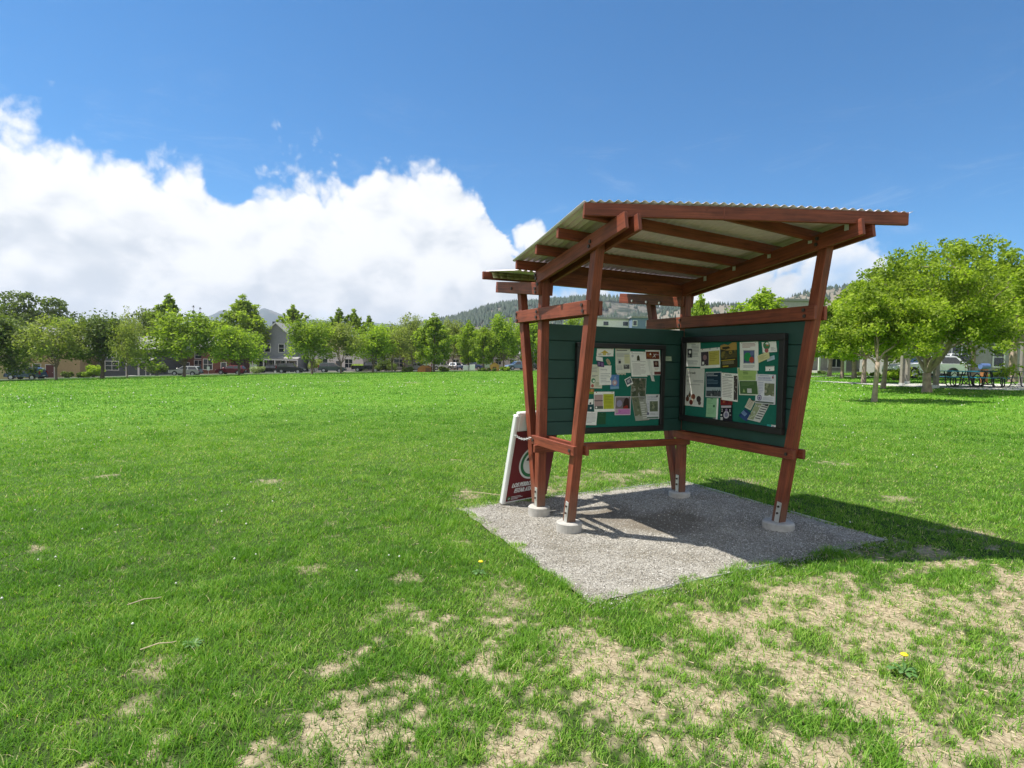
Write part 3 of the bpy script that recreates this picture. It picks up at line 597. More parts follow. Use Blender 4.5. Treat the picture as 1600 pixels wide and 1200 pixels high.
def leaves(cent, rad, n, size, rng, flat=.75, up=.55, cl=None):
    """n leaves spread through clumps (centres cent, radii rad): rhombic quads, random facing; returns verts, quads, rnd"""
    k = len(cent); w = rad ** 2.2; w = w / w.sum()
    idx = rng.choice(k, n, p=w)
    d = rng.normal(size=(n, 3)); d /= np.linalg.norm(d, axis=1)[:, None]
    r = rng.random(n) ** .45
    c = cent[idx] + d * (rad[idx] * r)[:, None] * np.array([1, 1, flat])
    nrm = rng.normal(size=(n, 3)) + np.array([0, 0, up]) + d * .6; nrm /= np.linalg.norm(nrm, axis=1)[:, None]
    a = np.cross(nrm, rng.normal(size=(n, 3))); a /= np.linalg.norm(a, axis=1)[:, None]; b = np.cross(nrm, a)
    s = size * rng.uniform(.6, 1.35, n)[:, None]
    bend = nrm * s * rng.uniform(-.25, .25, n)[:, None]
    V = np.stack([c - a * s, c + b * s * .55 + bend, c + a * s, c - b * s * .55 + bend], 1).reshape(-1, 3)
    Q = np.arange(4 * n).reshape(n, 4)
    cr = rng.random(k) if cl is None else cl
    rnd = np.clip(.55 * rng.random(n) + .45 * cr[idx], 0, 1)
    return V, Q, rnd

def branch(mb, p, d, L, r, depth, rng, tips, spread, rise, nsub, wig=.18, minr=.012, sides=6):
    """a tapered limb that forks; collects twig ends in tips"""
    pts = [Vector(p)]; d = Vector(d).normalized(); k = 4
    for i in range(k):
        d = (d + Vector(rng.normal(0, wig, 3)) + Vector((0, 0, rise))).normalized(); pts.append(pts[-1] + d * L / k)
    rr = [max(minr, r * (1 - .5 * i / k)) for i in range(k + 1)]
    mb.tube(pts, rr, sides, cap=False)
    if depth == 0: tips.append((pts[-1], L)); tips.append((pts[2], L * .8)); return
    tips.append((pts[-1], L * .7))
    for j in range(nsub):
        q = pts[2 + j % 3]; a = rng.uniform(0, 6.283)
        o = d.orthogonal().normalized(); o = Matrix.Rotation(a, 3, d) @ o
        branch(mb, q, d + o * spread, L * rng.uniform(.55, .78), r * .5, depth - 1, rng, tips, spread, rise, nsub, wig, minr, max(4, sides - 1))

def spread_tree(seed, H, Rr, hs, nl, size, nleaf, r0, leaf, limbs=5, open_=.62, clump=.30, bark='bark', depth=2, nsub=3, shape='round', zlo_=.04, flat=.75):
    """trunk to height hs, limbs fanning out; crown fits radius Rr and height H"""
    rng = np.random.default_rng(seed); mb = MB(); tips = []
    top = Vector((rng.normal(0, .03 * hs), rng.normal(0, .03 * hs), hs))
    mb.tube([(0, 0, -.3), (0, 0, 0), tuple(top * .35), tuple(top * .7), tuple(top)], [r0 * 1.75, r0 * 1.35, r0 * 1.05, r0, r0 * .98], 12)
    L = (H - hs) * .48
    for j in range(limbs):
        a = 6.283 * (j + rng.uniform(-.25, .25)) / limbs; o = open_ * rng.uniform(.7, 1.2) if j else .12
        d = Vector((math.cos(a) * math.sin(o), math.sin(a) * math.sin(o), math.cos(o)))
        branch(mb, top * rng.uniform(.9, 1.0), d, L * rng.uniform(.85, 1.1), r0 * .58, depth, rng, tips, .75, .03, nsub)
    P = np.array([t[0] for t in tips]); 
    # rescale twigs into the crown envelope
    c = P.mean(0); ext = np.abs(P - [c[0], c[1], 0]).max(0)
    f = min(1.0, Rr * .86 / max(ext[0], ext[1])); fz = (H * .93) / P[:, 2].max()
    V = np.array(mb.v); zz = V[:, 2].copy(); k = np.clip((zz - hs * .8) / max(.01, H * .25), 0, 1)
    sx = 1 + (max(ext[0], ext[1]) * 0 + Rr * .86 / max(ext[0], ext[1]) - 1) * k
    V[:, 0] *= sx; V[:, 1] *= sx; V[:, 2] = np.where(zz > hs, hs + (zz - hs) * (H * .93 - hs) / (P[:, 2].max() - hs), zz)
    mb.v = [tuple(v) for v in V]
    k = np.clip((P[:, 2] - hs * .8) / max(.01, H * .25), 0, 1); sx = 1 + (Rr * .86 / max(ext[0], ext[1]) - 1) * k
    P[:, 0] *= sx; P[:, 1] *= sx; P[:, 2] = np.where(P[:, 2] > hs, hs + (P[:, 2] - hs) * (H * .93 - hs) / (np.array([t[0].z for t in tips]).max() - hs), P[:, 2])
    rad = Rr * clump * rng.uniform(.55, 1.25, len(P))
    # fill clumps so that the outline reads as a crown
    m = int(len(P) * .5); a = rng.uniform(0, 6.283, m); zt = rng.random(m)
    zlo = hs + (zlo_ if shape == 'dome' else .15) * (H - hs); zc = zlo + (H - zlo) * zt * .95
    prof = np.sqrt(np.clip(1 - (np.clip((zt - .38) / .66, -1, 1)) ** 2, 0, 1)) if shape != 'dome' else np.sqrt(np.clip(1 - (zt * .98) ** 2, 0, 1))
    rr = Rr * prof * rng.uniform(.45, .92, m)
    E = np.stack([np.cos(a) * rr, np.sin(a) * rr, zc], 1)
    P = np.concatenate([P, E]); rad = np.concatenate([rad, Rr * clump * rng.uniform(.5, 1.1, m)])
    Vl, Q, rnd = leaves(P, rad, nleaf, size, rng, flat=flat)
    trunk = _mesh(mb, 'trunk', M[bark]); crown = np_mesh('crown', Vl, quads=Q, mats=[LM[leaf]], attrs={'rnd': ('FACE', rnd)})
    return trunk, crown

def cone_tree(seed, H, Rr, hs, size, nleaf, r0, leaf, whorls=9, per=6, bulge=.35, clump=.3, up=.5):
    """central leader with rising side branches; widest low down (maple, pear, pine by parameters)"""
    rng = np.random.default_rng(seed); mb = MB(); C = []; Rd = []
    mb.tube([(0, 0, -.3), (0, 0, hs), (rng.normal(0, .04), 0, H * .6), (rng.normal(0, .05), 0, H * .97)], [r0 * 1.4, r0, r0 * .55, .02], 9)
    for w in range(whorls):
        t = (w + .3) / whorls; z = hs * .85 + (H - hs) * t * .92
        env = Rr * (1 - abs(t - bulge) / (1 - bulge if t > bulge else bulge + .45)) ** .8 if t > bulge else Rr * (.62 + .38 * t / bulge)
        for j in range(per):
            a = 6.283 * (j / per) + w * 1.1 + rng.uniform(-.3, .3); Ln = max(.15, env * rng.uniform(.65, 1.12))
            p0 = Vector((0, 0, z)); p1 = Vector((math.cos(a) * Ln * .55, math.sin(a) * Ln * .55, z + Ln * up * .45)); p2 = Vector((math.cos(a) * Ln, math.sin(a) * Ln, z + Ln * up + rng.uniform(0, .25) * H * .06))
            mb.tube([p0, p1, p2], [max(.015, r0 * .3 * (1 - t)), .018, .01], 4, cap=False)
            for q, s in ((.5, 1.0), (.8, .9), (1.0, .7)):
                C.append(tuple(p0.lerp(p1, q * 2) if q <= .5 else p1.lerp(p2, (q - .5) * 2))); Rd.append(Rr * clump * s * rng.uniform(.6, 1.15) * (.5 + .5 * Ln / Rr))
    C.append((0, 0, H * .95)); Rd.append(Rr * .16); C.append((.05, 0, H * .88)); Rd.append(Rr * .22)
    Vl, Q, rnd = leaves(np.array(C), np.array(Rd), nleaf, size, rng, flat=.9, up=.4)
    return _mesh(mb, 'trunk', M['bark']), np_mesh('crown', Vl, quads=Q, mats=[LM[leaf]], attrs={'rnd': ('FACE', rnd)})
def _mesh(mb, name, m):
    me = bpy.data.meshes.new(name); me.from_pydata(mb.v, [], mb.f); me.materials.append(m); me.polygons.foreach_set('use_smooth', [True] * len(me.polygons)); me.update(); return me
def plant_tree(meshes, loc, rz, s, label, name='tree', cat='tree', group='trees round the park'):
    r = empty(name, loc, rz, label, cat, group); r.scale = s if isinstance(s, tuple) else (s, s, s)
    link('trunk', meshes[0], r); link('crown', meshes[1], r); return r

# unit prototypes: height 1, so a tree's scale is its (radius, radius, height)
def unit(fn, *a, **k): return fn(*a, **k)
PRO = {
 'round': [spread_tree(11 + i, 8.0, 3.4, 1.45, 0, .15, 8500, .11, lf, limbs=7, clump=.23, open_=.5, flat=1.25) for i, lf in enumerate(('mid', 'bright', 'mid'))],
 'dark': [spread_tree(31 + i, 8.0, 3.6, 1.9, 0, .16, 8500, .16, 'dark', limbs=7, clump=.24, open_=.55, flat=1.1) for i in range(2)],
 'feather': [spread_tree(41 + i, 8.0, 3.3, 1.6, 0, .13, 6000, .085, 'olive', limbs=7, open_=.45, clump=.22, flat=1.15) for i in range(3)],
 'bare': [spread_tree(51, 9.0, 2.6, 2.5, 0, .12, 1100, .10, 'olive', limbs=6, open_=.4, clump=.20)],
 'cone': [cone_tree(61 + i, 10.0, 3.3, 1.5, .19, 7500, .15, lf) for i, lf in enumerate(('mid', 'bright', 'mid'))],
 'spiky': [cone_tree(71 + i, 12.0, 2.9, 2.0, .2, 5600, .16, 'mid', whorls=9, per=5, bulge=.3, clump=.22, up=1.2) for i in range(2)],
 'pine': [cone_tree(81, 12.0, 1.6, 1.5, .16, 3200, .13, 'pine', whorls=14, per=7, bulge=.06, clump=.22, up=-.1)],
 'oak': [spread_tree(91, 14.0, 5.5, 4.0, 0, .24, 5600, .3, 'dark', limbs=7, open_=.6, clump=.17)],
}
BASE = {'round': (3.4, 8.0), 'dark': (3.6, 8.0), 'feather': (3.3, 8.0), 'bare': (2.6, 9.0), 'cone': (3.3, 10.0), 'spiky': (2.9, 12.0), 'pine': (1.6, 12.0), 'oak': (5.5, 14.0)}
rt_ = random.Random(5)
def far_tree(kind, k, u, D, top, hw, label, row_=None):
    P = at(u, D); h = zrow(u, D, top) - P.z; rr = 1.22 * hw * D / FPX; b = BASE[kind]
    s = rr / b[0]
    return plant_tree(PRO[kind][k % len(PRO[kind])], P, rt_.uniform(0, 6.28), (s, s, h / b[1]), label)
TREES = [
 # front row along the near kerb
 ('dark', 0, -12, 72, 490, 58, 'dark round tree at the far left edge of the lawn behind the blue SUV'),
 ('dark', 1, 22, 92, 497, 34, 'dark crown just behind the blue SUV, between the large spreading trees and the lawn'),
 ('feather', 0, 88, 72, 494, 44, 'light feathery tree just right of the blue SUV'),
 ('dark', 1, 160, 76, 489, 44, 'dark round tree with a thick trunk beside the pale yellow bush'),
 ('feather', 1, 199, 73, 500, 24, 'slim feathery tree with a thin bare trunk in front of the dark porch house'),
 ('round', 0, 288, 80, 489, 50, 'rounded light green tree in front of the silver wagon'),
 ('round', 1, 374, 87, 511, 37, 'rounded light green tree by the dark red car'),
 ('round', 2, 488, 87, 499, 36, 'rounded green tree right of the grey gabled house'),
 ('feather', 2, 533, 90, 505, 36, 'feathery tree with bare lower limbs by the grey green SUV'),
 ('round', 1, 583, 95, 506, 34, 'rounded tree above the black pickup truck'),
 ('feather', 0, 613, 100, 506, 28, 'thin feathery tree right of the black pickup truck'),
 ('feather', 1, 644, 106, 491, 24, 'taller open tree left of the big conical tree'),
 ('cone', 0, 678, 95, 488, 29, 'big conical tree behind the rust orange shed'),
 ('feather', 2, 708, 112, 499, 24, 'pale loose tree right of the big conical tree'),
 ('cone', 1, 732, 106, 498, 18, 'narrow conical tree, left one of the pair by the white signboard'),
 ('cone', 2, 756, 100, 508, 20, 'lower conical tree, right one of the pair by the white signboard'),
 ('round', 1, 787, 100, 493, 26, 'bright rounded tree left of the shelter by the yellow playhouse'),
 ('cone', 1, 832, 100, 497, 26, 'bright tree seen between the two left posts of the shelter'),
 ('round', 0, 905, 95, 494, 26, 'tree whose top shows above the left siding of the shelter'),
 # back row
 ('oak', 0, 28, 125, 456, 44, 'large dark spreading tree behind the tan gabled house, left one of two'),
 ('oak', 0, 82, 128, 466, 38, 'large dark spreading tree behind the tan gabled house, right one of two'),
 ('dark', 1, 136, 112, 496, 20, 'small dark crown behind the thick trunked round tree'),
 ('bare', 0, 207, 108, 475, 26, 'tall sparse tree with nearly bare twigs at its top'),
 ('spiky', 0, 264, 114, 458, 30, 'tall spiky dark green tree above the rounded tree by the silver wagon'),
 ('pine', 0, 303, 130, 474, 10, 'thin dark pine top, left one of two near the brick house'),
 ('pine', 0, 313, 132, 477, 9, 'thin dark pine top, right one of two near the brick house'),
 ('dark', 0, 235, 120, 481, 34, 'dark broad tree in the back row behind the slim feathery tree'),
 ('cone', 0, 380, 113, 459, 38, 'tallest full tree rising behind the brick house'),
 ('round', 2, 345, 124, 503, 28, 'low crown behind the dark red car and brick house'),
 ('spiky', 1, 458, 126, 474, 24, 'spiky tree directly behind the grey gabled house'),
 ('spiky', 0, 529, 122, 480, 20, 'spiky crown in the back row, left one of the clump over the cream house'),
 ('spiky', 1, 552, 124, 481, 19, 'spiky crown in the back row, middle one of the clump over the cream house'),
 ('spiky', 0, 576, 128, 491, 16, 'spiky crown in the back row, right one of the clump over the cream house'),
 ('round', 0, 505, 126, 501, 24, 'low crown filling the back row left of the cream house'),
 ('round', 1, 605, 130, 512, 30, 'low crown in the back row behind the thin feathery tree'),
 ('dark', 0, 655, 135, 512, 28, 'low dark crown in the back row behind the big conical tree'),
 ('dark', 1, 770, 135, 512, 28, 'low dark crown in the back row behind the pair of conical trees'),
 ('feather', 1, 700, 140, 508, 32, 'pale wide crown in the back row under the wooded foothill'),
 ('round', 0, 815, 135, 508, 26, 'crown in the back row just left of the shelter'),
 ('round', 1, 118, 118, 499, 34, 'crown in the back row between the tan house and the slate dark house'),
 ('dark', 0, 172, 122, 497, 34, 'dark crown in the back row over the slate dark house'),
 ('round', 2, 325, 118, 496, 26, 'upright crown in the back row between the two brown brick houses'),
 ('cone', 2, 404, 132, 503, 18, 'narrow crown in the back row touching the left eave of the grey gabled house'),
 ('round', 0, 632, 118, 510, 30, 'crown in the back row over the pale grey house'),
 ('round', 2, 748, 142, 511, 34, 'wide low crown in the back row behind the white signboards'),
 # behind the shelter, right
 ('cone', 1, 1091, 62, 457, 24, 'bright conical tree seen between the back corner post and the right wall'),
 ('cone', 1, 1190, 52, 447, 50, 'bright broad conical tree whose top rises over the right wall of the shelter'),
]
for (kd, k, u, D, top, hw, lab) in TREES: far_tree(kd, k, u, D, top, hw, lab)

# the grove on the right: near enough to show limbs
def near_tree(u, v, top, hw, hs_row, seed, nleaf, size, r_px, label, limbs=5, open_=.75, leaf='near', shape='dome', off=0, clump=.17, D=None, zlo=.04):
    D = D or d_row(u, v); P = at(u, D); H = zrow(u, D, top) - P.z; hs = max(.5, zrow(u, D, hs_row) - P.z)
    m = spread_tree(seed, H, hw * D / FPX, hs, 0, size, nleaf, r_px * .68 * D / FPX / 2, leaf, limbs=limbs, open_=open_, clump=clump, bark='bark_pale', shape=shape, depth=2, nsub=4, zlo_=zlo)
    return plant_tree(m, P, 0.0, 1.0, label, group='grove of trees on the right')
near_tree(1368, 628, 447, 88, 566, 101, 20000, .058, 10, 'slender foremost grove tree with a leaning forked trunk on the lawn', limbs=4, zlo=.1)
near_tree(1450, 613, 378, 142, 583, 102, 40000, .066, 17, 'big broad tree with a thick low forking trunk by the picnic slab', limbs=7, open_=.85, zlo=.22, clump=.125)
near_tree(1296, 588, 478, 42, 562, 103, 5000, .15, 8, 'leftmost small trunked tree of the grove, by the shelter leg', D=None)
near_tree(1316, 591, 462, 44, 562, 104, 5000, .15, 7, 'thin trunked tree second from the shelter leg in the grove')
near_tree(1335, 591, 440, 52, 560, 105, 7000, .14, 9, 'grove tree with flared trunk, third from the shelter leg')
near_tree(1350, 599, 432, 56, 562, 106, 9000, .11, 9, 'straight trunked grove tree just left of the slender foremost one')
near_tree(1381, 607, 412, 62, 560, 107, 16000, .085, 9, 'dark trunked tree just right of the slender foremost one')
near_tree(1411, 594, 398, 66, 545, 108, 15000, .10, 13, 'tan trunked tree beside the yellow green shrub')
near_tree(1583, 597, 388, 95, 545, 109, 15000, .09, 15, 'tall tan trunked tree standing before the blue house')
near_tree(1520, 598, 366, 78, 548, 110, 9000, .10, 9, 'tree filling the grove behind the picnic tables', D=34)
near_tree(1672, 640, 330, 92, 560, 111, 26000, .055, 14, 'bright leaved tree whose outer branches reach in at the right edge', open_=.9)

# ------------------------------------------------------------------ shrubs
def shrub(u, D, top, hw, leaf, label, n=1500, size=.12, seed=1, name='shrub', group='shrubs round the lawn'):
    P = at(u, D); h = max(.3, zrow(u, D, top) - P.z); r = hw * D / FPX; rng = np.random.default_rng(seed)
    k = 14; a = rng.uniform(0, 6.283, k); rr = r * np.sqrt(rng.random(k)) * .7; z = h * rng.uniform(.25, .72, k)
    C = np.stack([np.cos(a) * rr, np.sin(a) * rr, z], 1); V, Q, rnd = leaves(C, np.minimum(r * .5, h * .4) * rng.uniform(.7, 1.1, k), n, size, rng)
    V[:, 2] = np.maximum(V[:, 2], .02)
    mb = MB()
    for j in range(7): mb.tube([(0, 0, -.1), tuple(C[j] * .5), tuple(C[j])], [.04, .025, .01], 5, cap=False)
    r_ = empty(name, P, 0, label, 'shrub', group); link('stems', _mesh(mb, 'stems', M['bark']), r_); link('foliage', np_mesh('foliage', V, quads=Q, mats=[LM[leaf]], attrs={'rnd': ('FACE', rnd)}), r_)
LM['pale'] = leaf_mat('leaf_pale', (.16, .22, .06), (.38, .44, .2), .3)
shrub(146, 84, 567, 14, 'bright', 'pale yellow green rounded bush left of the thick dark trunk', seed=1)
shrub(105, 86, 579, 9, 'dark', 'low dark bush in front of the tan house', seed=2)
shrub(130, 84, 581, 9, 'dark', 'low dark clump with pale flowers left of the yellow green bush', seed=3)
shrub(245, 92, 563, 16, 'dark', 'dark dense bush right of the dark porch house', seed=4)
shrub(401, 100, 571, 12, 'pale', 'pale cream flowering bush between the red and black cars', seed=5)
shrub(492, 104, 556, 12, 'olive', 'tall grey green bush beside the cream house window', seed=6)
shrub(562, 108, 566, 12, 'bright', 'light green bush behind the black pickup truck', seed=7)
shrub(606, 104, 560, 20, 'dark', 'dark shrub mass right of the black pickup truck', seed=8, n=2600)
shrub(637, 98, 572, 9, 'olive', 'olive mound left of the rust orange shed', seed=9)
shrub(692, 98, 572, 10, 'olive', 'olive bush right of the big conical tree', seed=10)
shrub(762, 96, 574, 22, 'dark', 'long dark low bush under the pair of conical trees', seed=11, n=2600)
shrub(789, 97, 572, 9, 'mid', 'green bush beside the yellow playhouse', seed=12)
shrub(1396, 36, 574, 14, 'bright', 'yellow green shrub at the foot of the tan trunked tree', seed=13, n=2600, size=.07)
shrub(1562, 36, 575, 14, 'mid', 'clipped olive round bush before the blue house', seed=14, n=3600, size=.05)
shrub(1345, 47, 586, 12, 'mid', 'low green shrub among the left grove trunks', seed=15, n=1600, size=.08)
shrub(1368, 44, 585, 9, 'mid', 'low green shrub behind the straight grove trunk', seed=16, n=1600, size=.08)
shrub(1284, 52, 583, 7, 'pale', 'dry pale clump of ornamental grass by the shelter leg', seed=17, n=900, size=.09)

# ------------------------------------------------------------------ houses
M['glass'] = mat('window_glass', (.02, .025, .03), .08, var=.1, spec=.8)
M['trim'] = mat('white_trim', (.72, .71, .68), .6, var=.05)
M['roof_grey'] = mat('grey_shingle', (.27, .26, .25), .9, var=.25, scale=12)
M['roof_brown'] = mat('brown_shingle', (.22, .16, .12), .9, var=.25, scale=12)
M['w_tan'] = mat('tan_siding', (.42, .32, .17), .8, var=.1, scale=3)
M['w_dark'] = mat('slate_siding', (.085, .095, .10), .8, var=.12, scale=3)
M['w_brick'] = mat('brown_brick', (.17, .075, .05), .9, var=.3, scale=20)
M['w_grey'] = mat('grey_siding', (.26, .27, .29), .8, var=.1, scale=3)
M['w_cream'] = mat('cream_siding', (.68, .63, .62), .8, var=.08, scale=3)
M['w_blue'] = mat('dark_blue_siding', (.05, .075, .15), .8, var=.1, scale=3)
M['w_sky'] = mat('mid_blue_siding', (.13, .18, .27), .8, var=.08, scale=3)
M['w_stone'] = mat('grey_stucco', (.30, .29, .28), .9, var=.15, scale=4)
M['doorred'] = mat('dark_red_door', (.10, .02, .018), .5)
M['orange'] = mat('orange_door', (.45, .14, .05), .6)
def house(loc, rz, w, d, eave, ridge, wall, roof, label, windows=(), doors=(), porch=None, front_gable=False, name='house', dormer=None, chimney=False):
    """front faces local -y; windows (x, z, w, h); doors (x, w, h, mat); porch (x0, x1, depth, z)"""
    r = empty(name, loc, rz, label, 'house', 'houses round the park')
    b = MB(); b.box(-w / 2, w / 2, 0, d, -.6, eave)
    if front_gable:
        b.poly([(-w / 2, 0, eave), (w / 2, 0, eave), (0, 0, ridge)]); b.poly([(w / 2, d, eave), (-w / 2, d, eave), (0, d, ridge)])
    else:
        b.poly([(-w / 2, d, eave), (-w / 2, 0, eave), (-w / 2, d / 2, ridge)]); b.poly([(w / 2, 0, eave), (w / 2, d, eave), (w / 2, d / 2, ridge)])
    b.build('wall', M[wall], r)
    b = MB(); o = .4
    if front_gable:
        for s in (-1, 1):
            e = (s * (w / 2 + o), eave - (ridge - eave) * o / (w / 2))
            p = [(0, -o, ridge + .02), (e[0], -o, e[1] + .02), (e[0], d + o, e[1] + .02), (0, d + o, ridge + .02)]
            b.hexa(p + [(x, y, z + .16) for x, y, z in p])
    else:
        for s in (-1, 1):
            ye = d / 2 + s * (d / 2 + o); ze = eave - (ridge - eave) * o / (d / 2)
            p = [(-w / 2 - o, d / 2, ridge + .02), (-w / 2 - o, ye, ze + .02), (w / 2 + o, ye, ze + .02), (w / 2 + o, d / 2, ridge + .02)]
            b.hexa(p + [(x, y, z + .16) for x, y, z in p])
    rf = b.build('roof', M[roof], r)
    if front_gable:
        b = MB()
        for s in (-1, 1): b.beam((0, -o - .03, ridge + .06), (s * (w / 2 + o), -o - .03, eave - (ridge - eave) * o / (w / 2) + .06), .05, .24, side=(0, 1, 0))
        b.build('bargeboard', M['trim'], rf)
    if chimney:
        b = MB(); b.box(-w / 4 - .25, -w / 4 + .25, d * .3, d * .3 + .5, eave, ridge + .5); b.build('chimney', M['w_dark'], rf)
    for (x, z, ww, hh) in windows:
        b = MB(); f = .09
        b.box(x - ww / 2 - f, x + ww / 2 + f, -.07, -.005, z - f, z); b.box(x - ww / 2 - f, x + ww / 2 + f, -.07, -.005, z + hh, z + hh + f)
        b.box(x - ww / 2 - f, x - ww / 2, -.07, -.005, z, z + hh); b.box(x + ww / 2, x + ww / 2 + f, -.07, -.005, z, z + hh)
        b.box(x - ww / 2, x + ww / 2, -.05, -.005, z + hh / 2 - .03, z + hh / 2 + .03)
        if ww > 1.3: b.box(x - .035, x + .035, -.052, -.005, z, z + hh)
        wn = b.build('window', M['trim'], r); b = MB(); b.box(x - ww / 2, x + ww / 2, -.03, -.006, z, z + hh); b.build('pane', M['glass'], wn)
    for (x, ww, hh, mm) in doors:
        b = MB(); b.box(x - ww / 2 - .1, x - ww / 2, -.08, -.005, 0, hh + .1); b.box(x + ww / 2, x + ww / 2 + .1, -.08, -.005, 0, hh + .1); b.box(x - ww / 2, x + ww / 2, -.08, -.005, hh, hh + .1)
        dr = b.build('door', M['trim'], r); b = MB(); b.box(x - ww / 2, x + ww / 2, -.04, -.006, 0, hh); b.build('door_leaf', M[mm], dr)
        b = MB(); b.cyl((x + ww * .35, -.04, 1.0), (x + ww * .35, -.1, 1.0), .04, n=8); b.build('handle', M['bolt_bright'], dr)
    if porch:
        x0, x1, pd, z = porch; b = MB(); b.hexa([(x0, -pd, z), (x1, -pd, z), (x1, -.08, z + .5), (x0, -.08, z + .5), (x0, -pd, z + .16), (x1, -pd, z + .16), (x1, -.08, z + .66), (x0, -.08, z + .66)])
        pr = b.build('porch_roof', M[roof], r); b = MB(); b.box(x0, x1, -pd - .03, -pd + .12, z - .22, z - .002); b.build('porch_beam', M['trim'], r)
        n = max(2, int((x1 - x0) / 2) + 1)
        for k in range(n):
            x = x0 + .1 + (x1 - x0 - .2) * k / (n - 1); b = MB(); b.box(x - .08, x + .08, -pd - .02, -pd + .13, -.3, z - .224); b.build('porch_post', M['trim'], r)
        b = MB(); b.box(x0, x1, -pd, -.09, -.5, .12); b.build('porch_floor', M['concrete'], r)
    return r
def face(u, D):                                  # heading of a front that looks back at the camera side
    a = math.atan2(FH[1], FH[0]) - math.pi / 2; return a
FA = face(0, 0)
def hs(u, D, w, *a, turn=0.0, dz=0.0, **k):
    P = at(u, D); P.z += dz; return house(P, FA + turn, w, *a, **k)
hs(62, 100, 13, 10, 5.2, 8.6, 'w_tan', 'roof_grey', 'tan gabled house with dark red door behind the blue SUV', windows=[(-4.3, 1.0, 1.5, 1.4), (-2.3, 1.0, 1.5, 1.4), (-.4, 1.0, 1.2, 1.4), (-3, 3.6, 1.2, 1.3), (2.5, 3.6, 1.2, 1.3)], doors=[(1.7, 1.3, 2.3, 'doorred')], front_gable=True, turn=.1)
hs(205, 104, 11, 9, 4.8, 7.0, 'w_dark', 'roof_grey', 'slate dark house with white trimmed porch behind the slim feathery tree', windows=[(-3.2, 1.0, 2.2, 1.5), (-3.2, 3.2, 1.4, 1.2), (1.5, 3.4, 1.4, 1.1)], doors=[(2.0, 1.0, 2.1, 'w_dark')], porch=(.2, 4.4, 2.0, 2.7), turn=.08)
hs(292, 112, 9, 9, 4.7, 6.6, 'w_brick', 'roof_grey', 'red brown brick house with white windows behind the silver wagon', windows=[(-2.4, .9, 1.4, 1.8), (2.2, .9, 1.4, 1.8), (-2.4, 3.1, 1.2, 1.2), (2.2, 3.1, 1.2, 1.2)], doors=[(0, 1.0, 2.2, 'w_dark')], turn=.05)
hs(338, 110, 5.4, 9, 5.0, 6.9, 'w_brick', 'roof_grey', 'brown brick house with a pale roof left of the grey gabled house', windows=[(-1.5, .8, 1.6, 1.9), (1.6, 3.5, 1.1, 1.4)], doors=[(1.4, .9, 2.1, 'w_dark')], turn=.05)
hs(432, 114, 7.6, 11, 6.4, 9.6, 'w_grey', 'roof_grey', 'grey gabled house with white trim and a long white porch', windows=[(-1.7, 4.0, 1.0, 1.5), (1.0, 4.0, 1.0, 1.5), (-2.6, .8, 1.4, 1.6), (-.7, .8, 1.4, 1.6), (1.6, .8, 1.4, 1.6)], doors=[(3.1, .9, 2.1, 'w_dark')], porch=(-3.8, 5.0, 2.2, 2.6), front_gable=True, chimney=True)
hs(525, 118, 11, 9, 4.6, 6.6, 'w_cream', 'roof_brown', 'cream house with dark paned windows behind the grey green SUV', windows=[(-2.7, .8, 2.0, 1.7), (2.6, .8, 1.5, 1.7), (-2.6, 3.2, 1.4, 1.1), (2.6, 3.2, 1.4, 1.1)], doors=[(.5, 1.0, 2.1, 'w_dark')])
hs(606, 122, 12, 9, 5.2, 6.9, 'w_stone', 'roof_brown', 'pale grey house with a square dark upper window right of the cream house', windows=[(2.2, 3.4, 1.6, 1.4), (-3, 3.4, 1.3, 1.3), (-3, .9, 1.5, 1.5), (2.4, .8, 2.2, 1.6)], doors=[(0, 1.0, 2.1, 'w_dark')])
hs(712, 150, 14, 9, 3.4, 5.4, 'w_cream', 'roof_grey', 'low white house showing under the trees right of the big conical tree', windows=[(-4, .8, 1.6, 1.4), (0, .8, 1.6, 1.4), (4.5, .8, 1.6, 1.4)], doors=[(2.2, 1.0, 2.1, 'w_sky')])
hs(800, 150, 11, 9, 3.6, 5.6, 'w_cream', 'roof_grey', 'low white house showing under the trees left of the shelter posts', windows=[(-3.5, .8, 1.4, 1.4), (3.5, .8, 1.6, 1.4)], doors=[(0, 1.0, 2.1, 'w_dark')])
# flat topped row seen through the gap over the left wall
def flat_house(u, D, w, h, wall, label, wins, d=8, dz=0.0, turn=0.0):
    P = at(u, D); P.z += dz; r = empty('town_house', P, FA + turn, label, 'house', 'houses round the park')
    b = MB(); b.box(-w / 2, w / 2, 0, d, -3, h); b.build('wall', M[wall], r)
    b = MB(); b.box(-w / 2 - .2, w / 2 + .2, -.25, d + .2, h + .002, h + .3); b.build('roof', M['roof_grey'], r)
    for (x, z, ww, hh) in wins:
        b = MB(); b.box(x - ww / 2 - .1, x + ww / 2 + .1, -.06, -.003, z - .1, z + hh + .1); wn = b.build('window', M['trim'], r)
        b = MB(); b.box(x - ww / 2, x + ww / 2, -.08, -.0605, z, z + hh); b.build('pane', M['glass'], wn)
    return r
zt = lambda u, D, v: zrow(u, D, v) - at(u, D).z
flat_house(958, 105, 7.6, zt(958, 105, 499), 'w_cream', 'white flat roofed town house seen over the left wall of the shelter', [(2.0, zt(958, 105, 509), .9, .7), (-1.5, zt(958, 105, 509), .9, .7)])
flat_house(1000, 102, 3.2, zt(1000, 102, 497), 'w_sky', 'blue flat roofed town house seen between the rear strut and back post', [(-1.1, zt(1000, 102, 509), .6, .8), (1.2, zt(1000, 102, 509), .6, .8)])
flat_house(1248, 85, 7, zt(1248, 85, 471), 'w_stone', 'pale grey building whose roof shows over the right wall of the shelter', [(-1.5, 4, 1, 1.2), (1.5, 4, 1, 1.2)])
